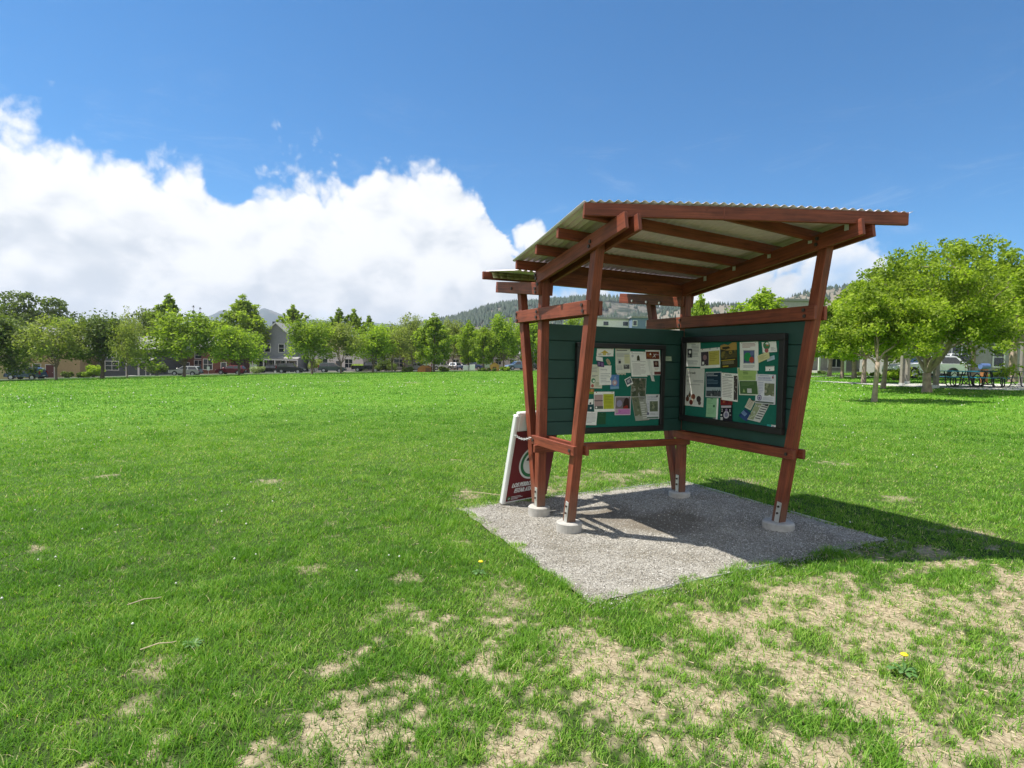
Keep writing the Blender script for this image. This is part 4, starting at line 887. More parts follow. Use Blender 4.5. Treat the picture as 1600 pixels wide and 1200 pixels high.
# behind the grove
hs(1335, 58, 16, 9, 4.6, 6.6, 'w_stone', 'roof_grey', 'grey house with white posts and orange door behind the left grove trunks', windows=[(-5.6, 1.3, 1.0, 1.2), (-1.8, .5, 1.5, 1.9), (.9, .4, 1.0, 2.0), (6.2, 1.0, 1.4, 1.5)], doors=[(3.3, 1.5, 2.1, 'orange')], porch=(-4.4, 5.4, 2.0, 2.9), turn=-.06)
hs(1540, 44, 9.5, 8, 3.4, 5.2, 'w_stone', 'roof_brown', 'grey stucco house with white framed windows behind the picnic tables', windows=[(-1.9, .8, 1.45, 1.35), (.9, .7, .75, 1.4)], doors=[(3.2, .9, 2.1, 'w_blue')])
hs(1605, 46, 5.5, 7, 5.2, 6.8, 'w_blue', 'roof_grey', 'dark blue house with white framed window right of the grey stucco house', windows=[(-1.6, .8, 1.0, 1.4), (.8, .8, 1.0, 1.4), (0, 3.2, 1.0, 1.2)], dz=.02)
hs(1450, 55, 9, 8, 3.6, 5.6, 'w_dark', 'roof_grey', 'dark low house behind the big broad tree and white car', windows=[(-3, .9, 1.4, 1.4), (0, .9, 1.0, 1.4)], doors=[(2.2, .9, 2.1, 'w_cream')])

# ------------------------------------------------------------------ parked cars
M['tyre'] = mat('tyre_rubber', (.018, .018, .019), .85); M['rim'] = mat('alloy_rim', (.5, .5, .52), .35, .7)
M['lampred'] = mat('tail_lamp', (.35, .02, .02), .25); M['lampclear'] = mat('head_lamp', (.7, .72, .74), .15); M['carblack'] = mat('black_trim', (.02, .02, .022), .5)
M['plate'] = mat('number_plate', (.6, .6, .58), .5)
SHAPE = {  # length, body profile (x, z) from rear to front, cabin (x, z), width
 'suv': (4.55, [(-2.25, .45), (-2.27, .8), (-2.22, 1.02), (.95, 1.02), (1.6, .98), (2.1, .86), (2.25, .66), (2.25, .36), (-2.2, .36)], [(-2.18, 1.02), (-1.95, 1.58), (-1.6, 1.68), (.1, 1.68), (.35, 1.62), (1.08, 1.02)], 1.82),
 'wagon': (4.6, [(-2.28, .42), (-2.3, .75), (-2.25, .94), (.95, .94), (1.7, .88), (2.2, .74), (2.3, .55), (2.28, .32), (-2.22, .32)], [(-2.2, .94), (-1.85, 1.42), (-1.5, 1.50), (.0, 1.50), (.25, 1.44), (1.05, .94)], 1.78),
 'sedan': (4.6, [(-2.28, .42), (-2.3, .72), (-2.2, .92), (.9, .92), (1.7, .86), (2.2, .72), (2.3, .55), (2.28, .30), (-2.22, .30)], [(-1.75, .92), (-1.0, 1.38), (-.6, 1.45), (.0, 1.45), (.25, 1.39), (1.0, .92)], 1.78),
 'pickup': (5.5, [(-2.75, .6), (-2.75, 1.06), (-.55, 1.06), (-.55, 1.1), (1.3, 1.1), (2.3, 1.06), (2.65, .9), (2.72, .5), (-2.7, .45)], [(-.6, 1.1), (-.5, 1.72), (-.2, 1.82), (.55, 1.82), (.75, 1.74), (1.4, 1.1)], 1.9)}
def car(loc, rz, kind, paint, label, name='parked_car', rough=.25):
    L, prof, cab, w = SHAPE[kind]; r = empty(name, loc, rz, label, 'car', 'cars parked round the park')
    pm = mat('car_paint', paint, rough, .35, var=.04, spec=.7)
    b = MB(); sec = [(-w / 2, .90), (-w / 2 + .015, .96), (-w / 2 + .1, 1.0), (w / 2 - .1, 1.0), (w / 2 - .015, .96), (w / 2, .90)]
    cx = sum(p[0] for p in prof) / len(prof)
    rings = []
    for y, k in ((-w / 2 + .06, .955), (-w / 2, .985), (-w / 2 + .02, 1.0), (w / 2 - .02, 1.0), (w / 2, .985), (w / 2 - .06, .955)):
        rings.append(len(b.v)); b.v += [(x * k, (y if i not in (2, 3) else math.copysign(min(abs(y), w / 2 - .05), y)), z if z < .7 else .7 + (z - .7) * (1 if k > .97 else .93)) for i, (x, z) in enumerate(prof)]
    n = len(prof)
    for a, c in zip(rings[:-1], rings[1:]):
        for j in range(n): j2 = (j + 1) % n; b.f.append((a + j, a + j2, c + j2, c + j)); b.m.append(0)
    b.f.append(tuple(rings[0] + j for j in range(n))); b.m.append(0); b.f.append(tuple(rings[-1] + j for j in reversed(range(n)))); b.m.append(0)
    # cabin with tumblehome
    zb = cab[0][1]; zt_ = max(p[1] for p in cab); n = len(cab); rings = []
    def cw(z): return w / 2 - .07 - .2 * (z - zb) / (zt_ - zb)
    for s in (-1, 1): rings.append(len(b.v)); b.v += [(x, s * cw(z), z) for x, z in cab]
    for j in range(n - 1): b.f.append((rings[0] + j, rings[1] + j, rings[1] + j + 1, rings[0] + j + 1)); b.m.append(0)
    b.f.append(tuple(rings[0] + j for j in range(n))); b.m.append(0); b.f.append(tuple(rings[1] + j for j in reversed(range(n)))); b.m.append(0)
    b.build('body', pm, r, bevel=.03)
    # glass: side panes, windscreen, rear window
    rear = cab[:2] if kind != 'sedan' else cab[:2]; x0 = cab[1][0] + .12; x1 = cab[-2][0] - .06; zlo = zb + .05; zhi = zt_ - .1
    lerp = lambda p, q, z: p[0] + (q[0] - p[0]) * (z - p[1]) / (q[1] - p[1])
    xb0 = lerp(cab[0], cab[1], zlo) + .16; xt0 = lerp(cab[0], cab[1], min(zhi, cab[1][1])) + .2; xb1 = lerp(cab[-2], cab[-1], zlo) - .12; xt1 = lerp(cab[-2], cab[-1], zhi) - .1
    xm = (xb0 + xb1) / 2
    for s in (-1, 1):
        for (a0, a1, t0, t1) in ((xb0, xm - .05, xt0, xm - .06), (xm + .05, xb1, xm + .04, xt1)):
            b = MB(); g = .012; P = [(a0, zlo), (a1, zlo), (t1, zhi), (t0, zhi)]
            b.hexa([(x, s * (cw(z) - .02), z) for x, z in P] + [(x, s * (cw(z) + g), z) for x, z in P]); b.build('side_window', M['glass'], r)
    for (p, q, nm, sg) in ((cab[-1], cab[-2], 'windscreen', 1), (cab[0], cab[1], 'rear_window', -1)):
        z0 = p[1] + .06; z1 = q[1] - .04; xa = lerp(p, q, z0) + sg * .015; xc = lerp(p, q, z1) + sg * .015; b = MB()
        b.quad((xa, -cw(z0) + .08, z0), (xa, cw(z0) - .08, z0), (xc, cw(z1) - .08, z1), (xc, -cw(z1) + .08, z1)); b.build(nm, M['glass'], r)
    wr = .34 if kind in ('suv', 'pickup') else .31; wb = (L * .29, -L * .295)
    for x in wb:
        for s in (-1, 1):
            b = MB(); b.cyl((x, s * (w / 2 - .1), wr + .02), (x, s * (w / 2 + .004), wr + .02), wr + .075, n=20); b.build('wheel_arch', M['carblack'], r)
            b = MB(); b.cyl((x, s * (w / 2 - .2), wr), (x, s * (w / 2 + .02), wr), wr, n=20); wh = b.build('wheel', M['tyre'], r)
            b = MB(); b.cyl((x, s * (w / 2 + .01), wr), (x, s * (w / 2 + .03), wr), wr * .66, n=16); b.build('rim', M['rim'], wh)
    xf = prof[-3][0]; xr = prof[1][0]
    for s in (-1, 1):
        b = MB(); b.box(xf - .22, xf + .012, s * (w / 2 - .28) - .16, s * (w / 2 - .28) + .16, .62, .76); b.build('headlight', M['lampclear'], r)
        b = MB(); b.box(xr - .015, xr + .12, s * (w / 2 - .14) - .1, s * (w / 2 - .14) + .1, .74, .74 + (.5 if kind in ('suv',) else .18)); b.build('tail_light', M['lampred'], r)
        b = MB(); b.box(cab[-1][0] - .22, cab[-1][0] - .08, s * (w / 2 + .08) - .09, s * (w / 2 + .08) + .09, zb + .02, zb + .16); b.build('mirror', pm, r, bevel=.02)
    for x, s in ((xf, 1), (xr, -1)):
        b = MB(); b.box(x - .03, x + .03, -w / 2 + .12, w / 2 - .12, .36, .52); b.build('bumper', M['carblack'], r, bevel=.02)
        b = MB(); b.box(x - .04 + .0, x + .04, -.22, .22, .55, .66); b.build('number_plate', M['plate'], r)
    return r
NOSE_L = FA + math.pi; NOSE_R = FA
def carat(u, D, rz, *a, dz=0.0, **k):
    P = at(u, D); P.z += dz + .012; return car(P, rz, *a, **k)
carat(41, 80, NOSE_L + .1, 'suv', (.07, .10, .19), 'blue grey SUV parked at the far left kerb')
carat(291, 92, NOSE_L + .08, 'wagon', (.45, .44, .42), 'silver wagon parked in front of the red brown brick house')
carat(362, 97, NOSE_L + .05, 'wagon', (.17, .015, .025), 'dark red car parked before the brown brick house')
carat(421, 104, NOSE_L + .05, 'sedan', (.012, .012, .015), 'black sedan right of the pale flowering bush')
carat(455, 99, NOSE_R + .12, 'suv', (.03, .03, .035), 'very dark SUV parked before the grey gabled house')
carat(520, 102, NOSE_R + .1, 'suv', (.075, .10, .10), 'grey green SUV with red tail lights before the cream house')
carat(575, 106, NOSE_R, 'pickup', (.012, .013, .015), 'black pickup truck parked left of the dark shrub mass', name='parked_pickup')
carat(655, 116, NOSE_R, 'sedan', (.25, .27, .30), 'light grey sedan behind the olive mound')
carat(692, 118, NOSE_R + .2, 'suv', (.62, .62, .62), 'white SUV seen right of the big conical tree')
carat(713, 122, NOSE_R + 1.3, 'wagon', (.6, .6, .6), 'white wagon seen end on under the pale loose tree')
carat(738, 122, NOSE_L, 'sedan', (.08, .12, .25), 'mid blue sedan behind the white signboard')
carat(808, 112, NOSE_L + .4, 'suv', (.22, .30, .42), 'pale blue SUV just left of the shelter posts')
carat(832, 114, NOSE_L + .4, 'sedan', (.02, .025, .05), 'dark blue sedan seen between the shelter posts')
carat(1443, 39, NOSE_L + .05, 'wagon', (.8, .8, .8), 'white car behind the thick trunk of the big broad tree')
carat(1474, 44, NOSE_L + .5, 'suv', (.8, .8, .8), 'white SUV parked behind the blue picnic tables')

# ------------------------------------------------------------------ small things across the lawn
M['rust'] = mat('rust_orange_boards', (.34, .13, .045), .8, var=.2, scale=4); M['ochre'] = mat('ochre_boards', (.55, .32, .06), .7, var=.12, scale=4); M['brown'] = mat('brown_boards', (.16, .07, .035), .8)
P = at(664, 95); s_ = empty('garden_shed', P, FA, 'low rust orange shed with rounded roof by the big conical tree', 'shed')
b = MB(); b.poly([(-1.1, -.6, -.2), (1.1, -.6, -.2), (1.1, -.6, .75), (.5, -.6, 1.02), (-.5, -.6, .98), (-1.0, -.6, .55)]); b.poly([(-1.1, .6, -.2), (-1.0, .6, .55), (-.5, .6, .98), (.5, .6, 1.02), (1.1, .6, .75), (1.1, .6, -.2)]); b.box(-1.09, 1.09, -.58, .58, -.2, .5); b.build('wall', M['rust'], s_)
b = MB(); pr = [(-1.12, .0), (-1.02, .57), (-.5, 1.0), (.5, 1.04), (1.13, .77)]
for (x0, z0), (x1, z1) in zip(pr[:-1], pr[1:]): b.hexa([(x0, -.66, z0), (x1, -.66, z1), (x1, .66, z1), (x0, .66, z0), (x0, -.66, z0 + .06), (x1, -.66, z1 + .06), (x1, .66, z1 + .06), (x0, .66, z0 + .06)])
b.build('roof', M['rust'], s_); b = MB(); b.box(.2, .9, -.64, -.605, -.1, .7); b.build('door', M['brown'], s_)
P = at(773, 99); s_ = empty('playhouse', P, FA, 'ochre yellow playhouse with peaked roof under the conical trees', 'playhouse')
b = MB(); b.box(-.75, .75, -.5, .5, -.1, .95); b.poly([(-.75, -.5, .95), (.75, -.5, .95), (0, -.5, 1.45)]); b.build('wall', M['ochre'], s_)
b = MB()
for k in (-1, 1): b.beam((0, 0, 1.5), (k * .95, 0, .86), 1.3, .06, side=(0, 1, 0))
b.build('roof', M['ochre'], s_); b = MB(); b.box(-.3, .3, -.53, -.502, .1, .75); b.build('doorway', M['brown'], s_)
for (u, D, w, h, lab) in ((728, 97, .9, 1.0, 'plain white upright panel, left one beside the pair of conical trees'), (738, 96, .9, 1.15, 'plain white upright panel, right one beside the pair of conical trees')):
    s_ = empty('signboard', at(u, D), FA, lab, 'signboard'); b = MB(); b.box(-w / 2, w / 2, -.03, .03, .25, h); b.build('panel', M['white'], s_, bevel=.02)
    for k in (-1, 1): b = MB(); b.box(k * w * .4 - .04, k * w * .4 + .04, .032, .09, -.3, h - .05); b.build('leg', M['galv'], s_)
s_ = empty('parking_sign', at(326, 92), FA, 'small white parking sign on a post between silver and red cars', 'sign'); b = MB(); b.cyl((0, 0, -.3), (0, 0, 1.35), .03, n=8); b.build('post', M['galv'], s_); b = MB(); b.box(-.22, .22, -.05, -.03, .75, 1.35); b.build('panel', M['white'], s_)

# ------------------------------------------------------------------ picnic area on the right
M['tube'] = mat('black_steel_tube', (.02, .022, .022), .4, .3); M['teal_top'] = mat('blue_green_coated_steel', (.03, .30, .42), .4, var=.1, scale=40); M['dk_top'] = mat('dark_coated_steel', (.03, .045, .045), .4, var=.1, scale=40); M['grn_top'] = mat('green_coated_steel', (.02, .13, .09), .45)
def picnic(u, D, rz, top, label, L=1.9):
    P = at(u, D); P.z += .03; t = empty('picnic_table', P, rz, label, 'picnic table', 'picnic tables on the slab')
    b = MB(); b.box(-L / 2, L / 2, -.38, .38, .71, .745); b.build('table_top', M[top], t, bevel=.012)
    for s in (-1, 1): b = MB(); b.box(-L / 2, L / 2, s * .68 - .14, s * .68 + .14, .43, .46); b.build('bench', M[top], t, bevel=.01)
    for k in (-1, 1):
        x = k * L * .36; b = MB()
        for s in (-1, 1):
            b.tube([(x, s * .12, .70), (x, s * .20, .45), (x, s * .26, .12), (x, s * .34, .035), (x, s * .5, .03), (x, s * .70, .035), (x, s * .78, .12), (x, s * .78, .32), (x, s * .74, .425)], .026, 8)
            b.tube([(x, s * .2, .45), (x, s * .55, .425)], .02, 6)
        b.tube([(x, -.26, .12), (x, .26, .12)], .02, 6)
        b.build('leg_frame', M['tube'], t)
    b = MB(); b.tube([(-L * .36, 0, .12), (0, 0, .66)], .018, 6); b.tube([(L * .36, 0, .12), (0, 0, .66)], .018, 6); b.build('brace', M['tube'], t)
    return t
DP = d_row(1530, 607)
picnic(1492, DP + 1.6, FA + .12, 'teal_top', 'blue topped steel picnic table, left one on the slab')
picnic(1527, DP + .5, FA + .1, 'teal_top', 'blue benched steel picnic table, middle one on the slab', 1.7)
picnic(1566, DP, FA + .05, 'dk_top', 'dark topped steel picnic table, right one on the slab')
M['post_wood'] = mat('weathered_pale_post', (.25, .225, .185), .9, var=.15, scale=5)
for (u, v, top, wpx, lab) in ((1410, 603, 545, 7, 'pale square post left of the big broad tree, nearer of two'), (1418, 600, 545, 7, 'pale square post left of the big broad tree, farther of two'), (1463, 607, 520, 9, 'pale square post just right of the big broad trunk'), (1596, 604, 536, 6, 'pale square post at the right edge beyond the picnic tables')):
    D = d_row(u, v); P = at(u, D); hh = zrow(u, D, top) - P.z; w = .72 * wpx * D / FPX
    r_ = empty('pavilion_post', P, FA + .2, lab, 'post', 'pale posts round the picnic slab')
    b = MB(); b.box(-w / 2, w / 2, -w / 2, w / 2, -.3, hh); b.build('shaft', M['post_wood'], r_, bevel=.012)
    b = MB(); b.box(-w / 2 - .03, w / 2 + .03, -w / 2 - .03, w / 2 + .03, hh + .001, hh + .05); b.build('cap', M['post_wood'], r_)
    b = MB(); b.box(-w / 2 - .012, w / 2 + .012, -w / 2 - .012, w / 2 + .012, -.3, .16); b.build('base', M['galv'], r_)
# blue barrel-like grill and box by the tables
P = at(1538, DP + 4); s_ = empty('grill', P, FA, 'blue hooded grill on a rust box stand behind the dark picnic table', 'grill'); b = MB(); b.tube([(-.22, 0, .88), (.22, 0, .88)], .15, 14); b.build('hood', mat('blue_enamel', (.10, .16, .36), .3), s_); b = MB(); b.box(-.13, .13, -.1, .1, -.05, .73); b.build('stand', M['rust'], s_)
# ------------------------------------------------------------------ ground
PX0, PX1, PY0, PY1 = -.60, 2.545, -2.125, .60       # gravel pad
POLY = np.array([(-3.6, -3.2), (-3.31, -2.6), (-2.89, -2.42), (-2.28, -1.97), (-1.55, -1.9), (-.58, -2.15), (.93, -2.06), (2.21, -2.3), (3.3, -3.0), (4.2, -4.2), (3.0, -7.0), (-2.5, -7.0)])
def sdist(x, y):
    """signed distance to the worn corner (positive inside)"""
    d = np.full(x.shape, 1e9); ins = np.zeros(x.shape, bool); n = len(POLY)
    for i in range(n):
        a = POLY[i]; b = POLY[(i + 1) % n]; e = b - a
        t = np.clip(((x - a[0]) * e[0] + (y - a[1]) * e[1]) / (e @ e), 0, 1)
        d = np.minimum(d, np.hypot(x - a[0] - e[0] * t, y - a[1] - e[1] * t))
        c = ((a[1] > y) != (b[1] > y)) & (x < (b[0] - a[0]) * (y - a[1]) / (b[1] - a[1] + 1e-12) + a[0]); ins ^= c
    return np.where(ins, d, -d)
PATCH = [(1.86, 1.25, .55), (1.3, 1.2, .4), (-4.43, .98, .12), (-4.57, 4.52, .2), (-2.42, 3.05, .2), (-1.17, 3.88, .15), (-1.63, -1.13, .13), (-1.83, -1.6, .15), (3.4, -2.3, .3), (3.29, .3, .3), (2.6, 1.36, .3), (-3.17, -1.78, .15), (-3.24, -2.14, .16), (-2.3, -.62, .11), (-.3, 1.2, .3), (-1.07, -1.74, .3), (4.2, -1.2, .22), (5.5, .6, .3), (.6, 1.0, .3)]
STREAK = []
for (u_, v_, h_, c_) in ((545, 596, 55, 1.3), (752, 601, 34, 1.0), (640, 598, 20, .7)):
    D_ = d_row(u_, v_); P_ = at(u_, D_); STREAK.append((P_.x, P_.y, h_ * D_ / FPX, c_))
def bare(x, y):
    n1 = fbm(x * 3.1, y * 3.1, 3); n2 = fbm(x * 9, y * 9, 5, 3); n3 = fbm(x * 1.1, y * 1.1, 9)
    s = sdist(x, y); rgt = sstep(-2.6, .6, x)
    w = sstep(-.55, .75, s + (n1 - .5) * 1.3)
    n4 = fbm(x * 24, y * 24, 15, 2); st = fbm(x * 4.5 + y * 2, y * 14 - x * 5, 33, 3)
    b = sstep(.38, .72, .46 * w + (n2 - .5) * .55 + (n1 - .5) * .5 + (n4 - .5) * .45 + (st - .5) * .5 + .07 + .085 * rgt) * sstep(.02, .2, w)
    for (px, py, r) in PATCH:
        d = np.hypot((x - px) * 1.0, (y - py)) / r
        b = np.maximum(b, sstep(1.0, .2, d + (n2 - .5) * 1.6 + (n1 - .5) + (n4 - .5)) * .75)
    b = np.maximum(b, sstep(.70, .80, n1 * .62 + n2 * .38) * .75 * (1 - sstep(9, 16, np.hypot(x - CAM[0], y - CAM[1]))))
    for (px, py, a_, c_) in STREAK:               # pale worn streaks far out on the field
        X = (x - px) * RH[0] + (y - py) * RH[1]; D = (x - px) * FH[0] + (y - py) * FH[1]
        b = np.maximum(b, sstep(1.0, .3, np.hypot(X / a_, D / c_) + (n3 - .5) * .8) * .8)
    return np.clip(b, 0, 1)
def onpad(x, y, m=0.0):
    n = (vnoise(x * 7, y * 7, 8) - .5) * .14 + (vnoise(x * 2.2, y * 2.2, 18) - .5) * .12
    return (x > PX0 - m + n) & (x < PX1 + m - n * .3) & (y > PY0 - m + n) & (y < PY1 + m + n)

TH0 = math.atan2(FH[1], FH[0])
rs = np.concatenate([[.0], np.geomspace(1.0, 22, 300), np.geomspace(22.8, 5200, 120)])
th = np.concatenate([np.linspace(-.95, .95, 560), np.linspace(.95, 2 * math.pi - .95, 80)[1:-1]]); nt_ = len(th)
RR, TT = np.meshgrid(rs[1:], th, indexing='ij')
gx = CAM[0] + RR * np.cos(TH0 + TT); gy = CAM[1] + RR * np.sin(TH0 + TT)
micro = (fbm(gx * 2.3, gy * 2.3, 21, 3) - .5) * .03 * (1 - sstep(15, 40, RR))
pd = np.maximum(np.maximum(PX0 - gx, gx - PX1), np.maximum(PY0 - gy, gy - PY1)); inpad = sstep(.1, -.02, pd)
gz_ = terrain(gx, gy) + micro * (1 - inpad) - .035 * sstep(.02, -.04, pd)
V = np.stack([gx, gy, gz_], -1).reshape(-1, 3)
nr = len(rs) - 1; I = np.arange(nr * nt_).reshape(nr, nt_)
a = I[:-1, :]; b_ = I[1:, :]; a2 = np.roll(I, -1, 1)[:-1, :]; b2 = np.roll(I, -1, 1)[1:, :]
Q = np.stack([a, b_, b2, a2], -1).reshape(-1, 4)
V = np.concatenate([V, [[CAM[0], CAM[1], float(terrain(CAM[0], CAM[1]))]]]); c_ = len(V) - 1
T = np.stack([np.full(nt_, c_), I[0], np.roll(I[0], -1)], -1)
bv = np.concatenate([bare(gx, gy).reshape(-1), [0.3]])

M['lawn'] = m = bpy.data.materials.new('lawn'); m.use_nodes = True
nt = m.node_tree; N = nt.nodes; L = nt.links; B = N['Principled BSDF']; B.inputs['Roughness'].default_value = .9; B.inputs['Specular IOR Level'].default_value = .15
tc = N.new('ShaderNodeTexCoord'); at_ = N.new('ShaderNodeAttribute'); at_.attribute_name = 'bare'
def tex(scale, detail=5, rough=.6, stretch=None):
    n = N.new('ShaderNodeTexNoise'); n.inputs['Scale'].default_value = scale; n.inputs['Detail'].default_value = detail; n.inputs['Roughness'].default_value = rough
    L.new(tc.outputs['Object'], n.inputs['Vector']); return n
def ramp(src, stops):
    r = N.new('ShaderNodeValToRGB'); e = r.color_ramp.elements
    while len(e) < len(stops): e.new(.5)
    for k, (p, c) in enumerate(stops): e[k].position = p; e[k].color = (*c, 1)
    L.new(src, r.inputs[0]); return r
g1 = ramp(tex(.35, 6).outputs['Fac'], [(.3, (.08, .20, .016)), (.5, (.115, .25, .021)), (.7, (.165, .29, .036))])
g2 = ramp(tex(9, 6, .7).outputs['Fac'], [(.3, (.55, .6, .5)), (.7, (1.35, 1.3, 1.3))])
gm = N.new('ShaderNodeMix'); gm.data_type = 'RGBA'; gm.blend_type = 'MULTIPLY'; gm.inputs[0].default_value = 1; L.new(g1.outputs[0], gm.inputs[6]); L.new(g2.outputs[0], gm.inputs[7])
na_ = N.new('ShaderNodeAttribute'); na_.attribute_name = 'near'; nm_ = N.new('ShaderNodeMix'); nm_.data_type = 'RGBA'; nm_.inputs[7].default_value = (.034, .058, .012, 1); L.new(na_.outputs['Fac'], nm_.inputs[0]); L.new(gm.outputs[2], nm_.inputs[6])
s1 = ramp(tex(38, 6, .75).outputs['Fac'], [(.28, (.16, .125, .075)), (.5, (.315, .258, .165)), (.72, (.46, .395, .27))])
mx = N.new('ShaderNodeMix'); mx.data_type = 'RGBA'; L.new(at_.outputs['Fac'], mx.inputs[0]); L.new(nm_.outputs[2], mx.inputs[6]); L.new(s1.outputs[0], mx.inputs[7])
fa_ = N.new('ShaderNodeAttribute'); fa_.attribute_name = 'far'; fm = N.new('ShaderNodeMix'); fm.data_type = 'RGBA'; fm.inputs[7].default_value = (.05, .07, .03, 1); L.new(fa_.outputs['Fac'], fm.inputs[0]); L.new(mx.outputs[2], fm.inputs[6]); L.new(fm.outputs[2], B.inputs['Base Color'])
bp = N.new('ShaderNodeBump'); bp.inputs['Strength'].default_value = .6; bp.inputs['Distance'].default_value = .02; L.new(tex(30, 5).outputs['Fac'], bp.inputs['Height']); L.new(bp.outputs[0], B.inputs['Normal'])
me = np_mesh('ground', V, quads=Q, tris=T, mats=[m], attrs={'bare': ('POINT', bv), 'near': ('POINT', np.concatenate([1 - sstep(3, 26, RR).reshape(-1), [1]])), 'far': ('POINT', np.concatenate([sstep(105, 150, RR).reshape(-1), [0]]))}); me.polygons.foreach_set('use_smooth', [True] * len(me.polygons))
tag(link('ground', me), kind='structure')

# gravel pad: sheet, loose chippings and steel edging
M['gravel'] = m = bpy.data.materials.new('crusher_gravel'); m.use_nodes = True
nt = m.node_tree; N = nt.nodes; L = nt.links; B = N['Principled BSDF']; B.inputs['Roughness'].default_value = .95; B.inputs['Specular IOR Level'].default_value = .2
tc = N.new('ShaderNodeTexCoord')
vo = N.new('ShaderNodeTexVoronoi'); vo.inputs['Scale'].default_value = 130; L.new(tc.outputs['Object'], vo.inputs['Vector'])
r1 = ramp(vo.outputs['Color'], [(.15, (.24, .22, .185)), (.5, (.38, .355, .305)), (.85, (.51, .48, .42))])
r2 = ramp(tex(2.2, 5).outputs['Fac'], [(.32, (.60, .57, .50)), (.55, (1.0, 1.0, 1.0)), (.75, (1.12, 1.12, 1.12))])
gm = N.new('ShaderNodeMix'); gm.data_type = 'RGBA'; gm.blend_type = 'MULTIPLY'; gm.inputs[0].default_value = 1; L.new(r1.outputs[0], gm.inputs[6]); L.new(r2.outputs[0], gm.inputs[7]); da = N.new('ShaderNodeAttribute'); da.attribute_name = 'dirt'; dm = N.new('ShaderNodeMix'); dm.data_type = 'RGBA'; dm.inputs[7].default_value = (.145, .115, .08, 1); L.new(da.outputs['Fac'], dm.inputs[0]); L.new(gm.outputs[2], dm.inputs[6]); L.new(dm.outputs[2], B.inputs['Base Color'])
bp = N.new('ShaderNodeBump'); bp.inputs['Strength'].default_value = .9; bp.inputs['Distance'].default_value = .012; L.new(vo.outputs['Distance'], bp.inputs['Height']); bp.invert = True; L.new(bp.outputs[0], B.inputs['Normal'])
def dirt(x, y):
    n = fbm(x * 3, y * 3, 91) - .5; d = np.minimum(np.hypot((x - 1.15) / .75, (y + .8) / .5), np.hypot((x - .75) / .5, (y + .35) / .4))
    return .72 * sstep(1.05, .35, d + n * 1.1)
nx, ny = 64, 56; X, Y = np.meshgrid(np.linspace(PX0, PX1, nx), np.linspace(PY0, PY1, ny), indexing='ij')
ed = np.minimum(np.minimum(X - PX0, PX1 - X), np.minimum(Y - PY0, PY1 - Y))
X2 = X + np.where(ed < 1e-6, (vnoise(Y * 5, X * 5, 2) - .5) * .05, 0); Y2 = Y + np.where(ed < 1e-6, (vnoise(X * 5, Y * 5, 4) - .5) * .05, 0)
Z = terrain(X, Y) + .006 + (fbm(X * 4, Y * 4, 6, 3) - .5) * .02 * sstep(0, .2, ed)
I = np.arange(nx * ny).reshape(nx, ny); Q = np.stack([I[:-1, :-1], I[1:, :-1], I[1:, 1:], I[:-1, 1:]], -1).reshape(-1, 4)
me = np_mesh('gravel_pad', np.stack([X2, Y2, Z], -1).reshape(-1, 3), quads=Q, mats=[m], attrs={'dirt': ('POINT', dirt(X, Y).reshape(-1))}); me.polygons.foreach_set('use_smooth', [True] * len(me.polygons))
tag(link('gravel_pad', me), kind='structure')
rng = np.random.default_rng(3); n = 70000
px = rng.uniform(PX0 + .01, PX1 - .01, n); py = rng.uniform(PY0 + .01, PY1 - .01, n)
ex = rng.random(n) < .07; px = np.where(ex, px + rng.normal(0, .12, n), px); py = np.where(ex, np.where(rng.random(n) < .5, PY0, PY1) + rng.normal(0, .07, n), py)
s = rng.uniform(.0026, .0066, n) * rng.choice([.8, 1, 1, 1.4], n)
base = np.array([(1, 0, 0), (-1, 0, 0), (0, 1, 0), (0, -1, 0), (0, 0, 1), (0, 0, -1)], float)
kp = rng.random(n) > dirt(px, py) * 1.15; px, py, s = px[kp], py[kp], s[kp]; n = len(px)
Vp = base[None] * rng.uniform(.55, 1.2, (n, 6, 1)) * np.array([1, 1, .7]) + rng.normal(0, .12, (n, 6, 3))
a = rng.uniform(0, 6.28, n); ca = np.cos(a)[:, None]; sa = np.sin(a)[:, None]
Vp = np.stack([Vp[..., 0] * ca - Vp[..., 1] * sa, Vp[..., 0] * sa + Vp[..., 1] * ca, Vp[..., 2]], -1) * s[:, None, None]
pz = terrain(px, py) + .006 + (fbm(px * 4, py * 4, 6, 3) - .5) * .02 + s * .25
Vp += np.stack([px, py, pz], -1)[:, None]
F = np.array([(0, 2, 4), (2, 1, 4), (1, 3, 4), (3, 0, 4), (2, 0, 5), (1, 2, 5), (3, 1, 5), (0, 3, 5)])
Tt = (np.arange(n)[:, None, None] * 6 + F[None]).reshape(-1, 3)
M['chips'] = m = bpy.data.materials.new('stone_chips'); m.use_nodes = True; nt = m.node_tree; N = nt.nodes; L = nt.links; B = N['Principled BSDF']; B.inputs['Roughness'].default_value = .9
aa = N.new('ShaderNodeAttribute'); aa.attribute_name = 'rnd'; r1 = ramp(aa.outputs['Fac'], [(.0, (.13, .12, .10)), (.45, (.34, .32, .275)), (.8, (.50, .47, .41)), (1., (.74, .71, .65))]); L.new(r1.outputs[0], B.inputs['Base Color'])
me = np_mesh('gravel_chippings', Vp.reshape(-1, 3), tris=Tt, mats=[m], attrs={'rnd': ('FACE', np.repeat(rng.random(n), 8))}); tag(link('gravel_chippings', me), kind='stuff')
def tz(x, y): return float(terrain(x, y))
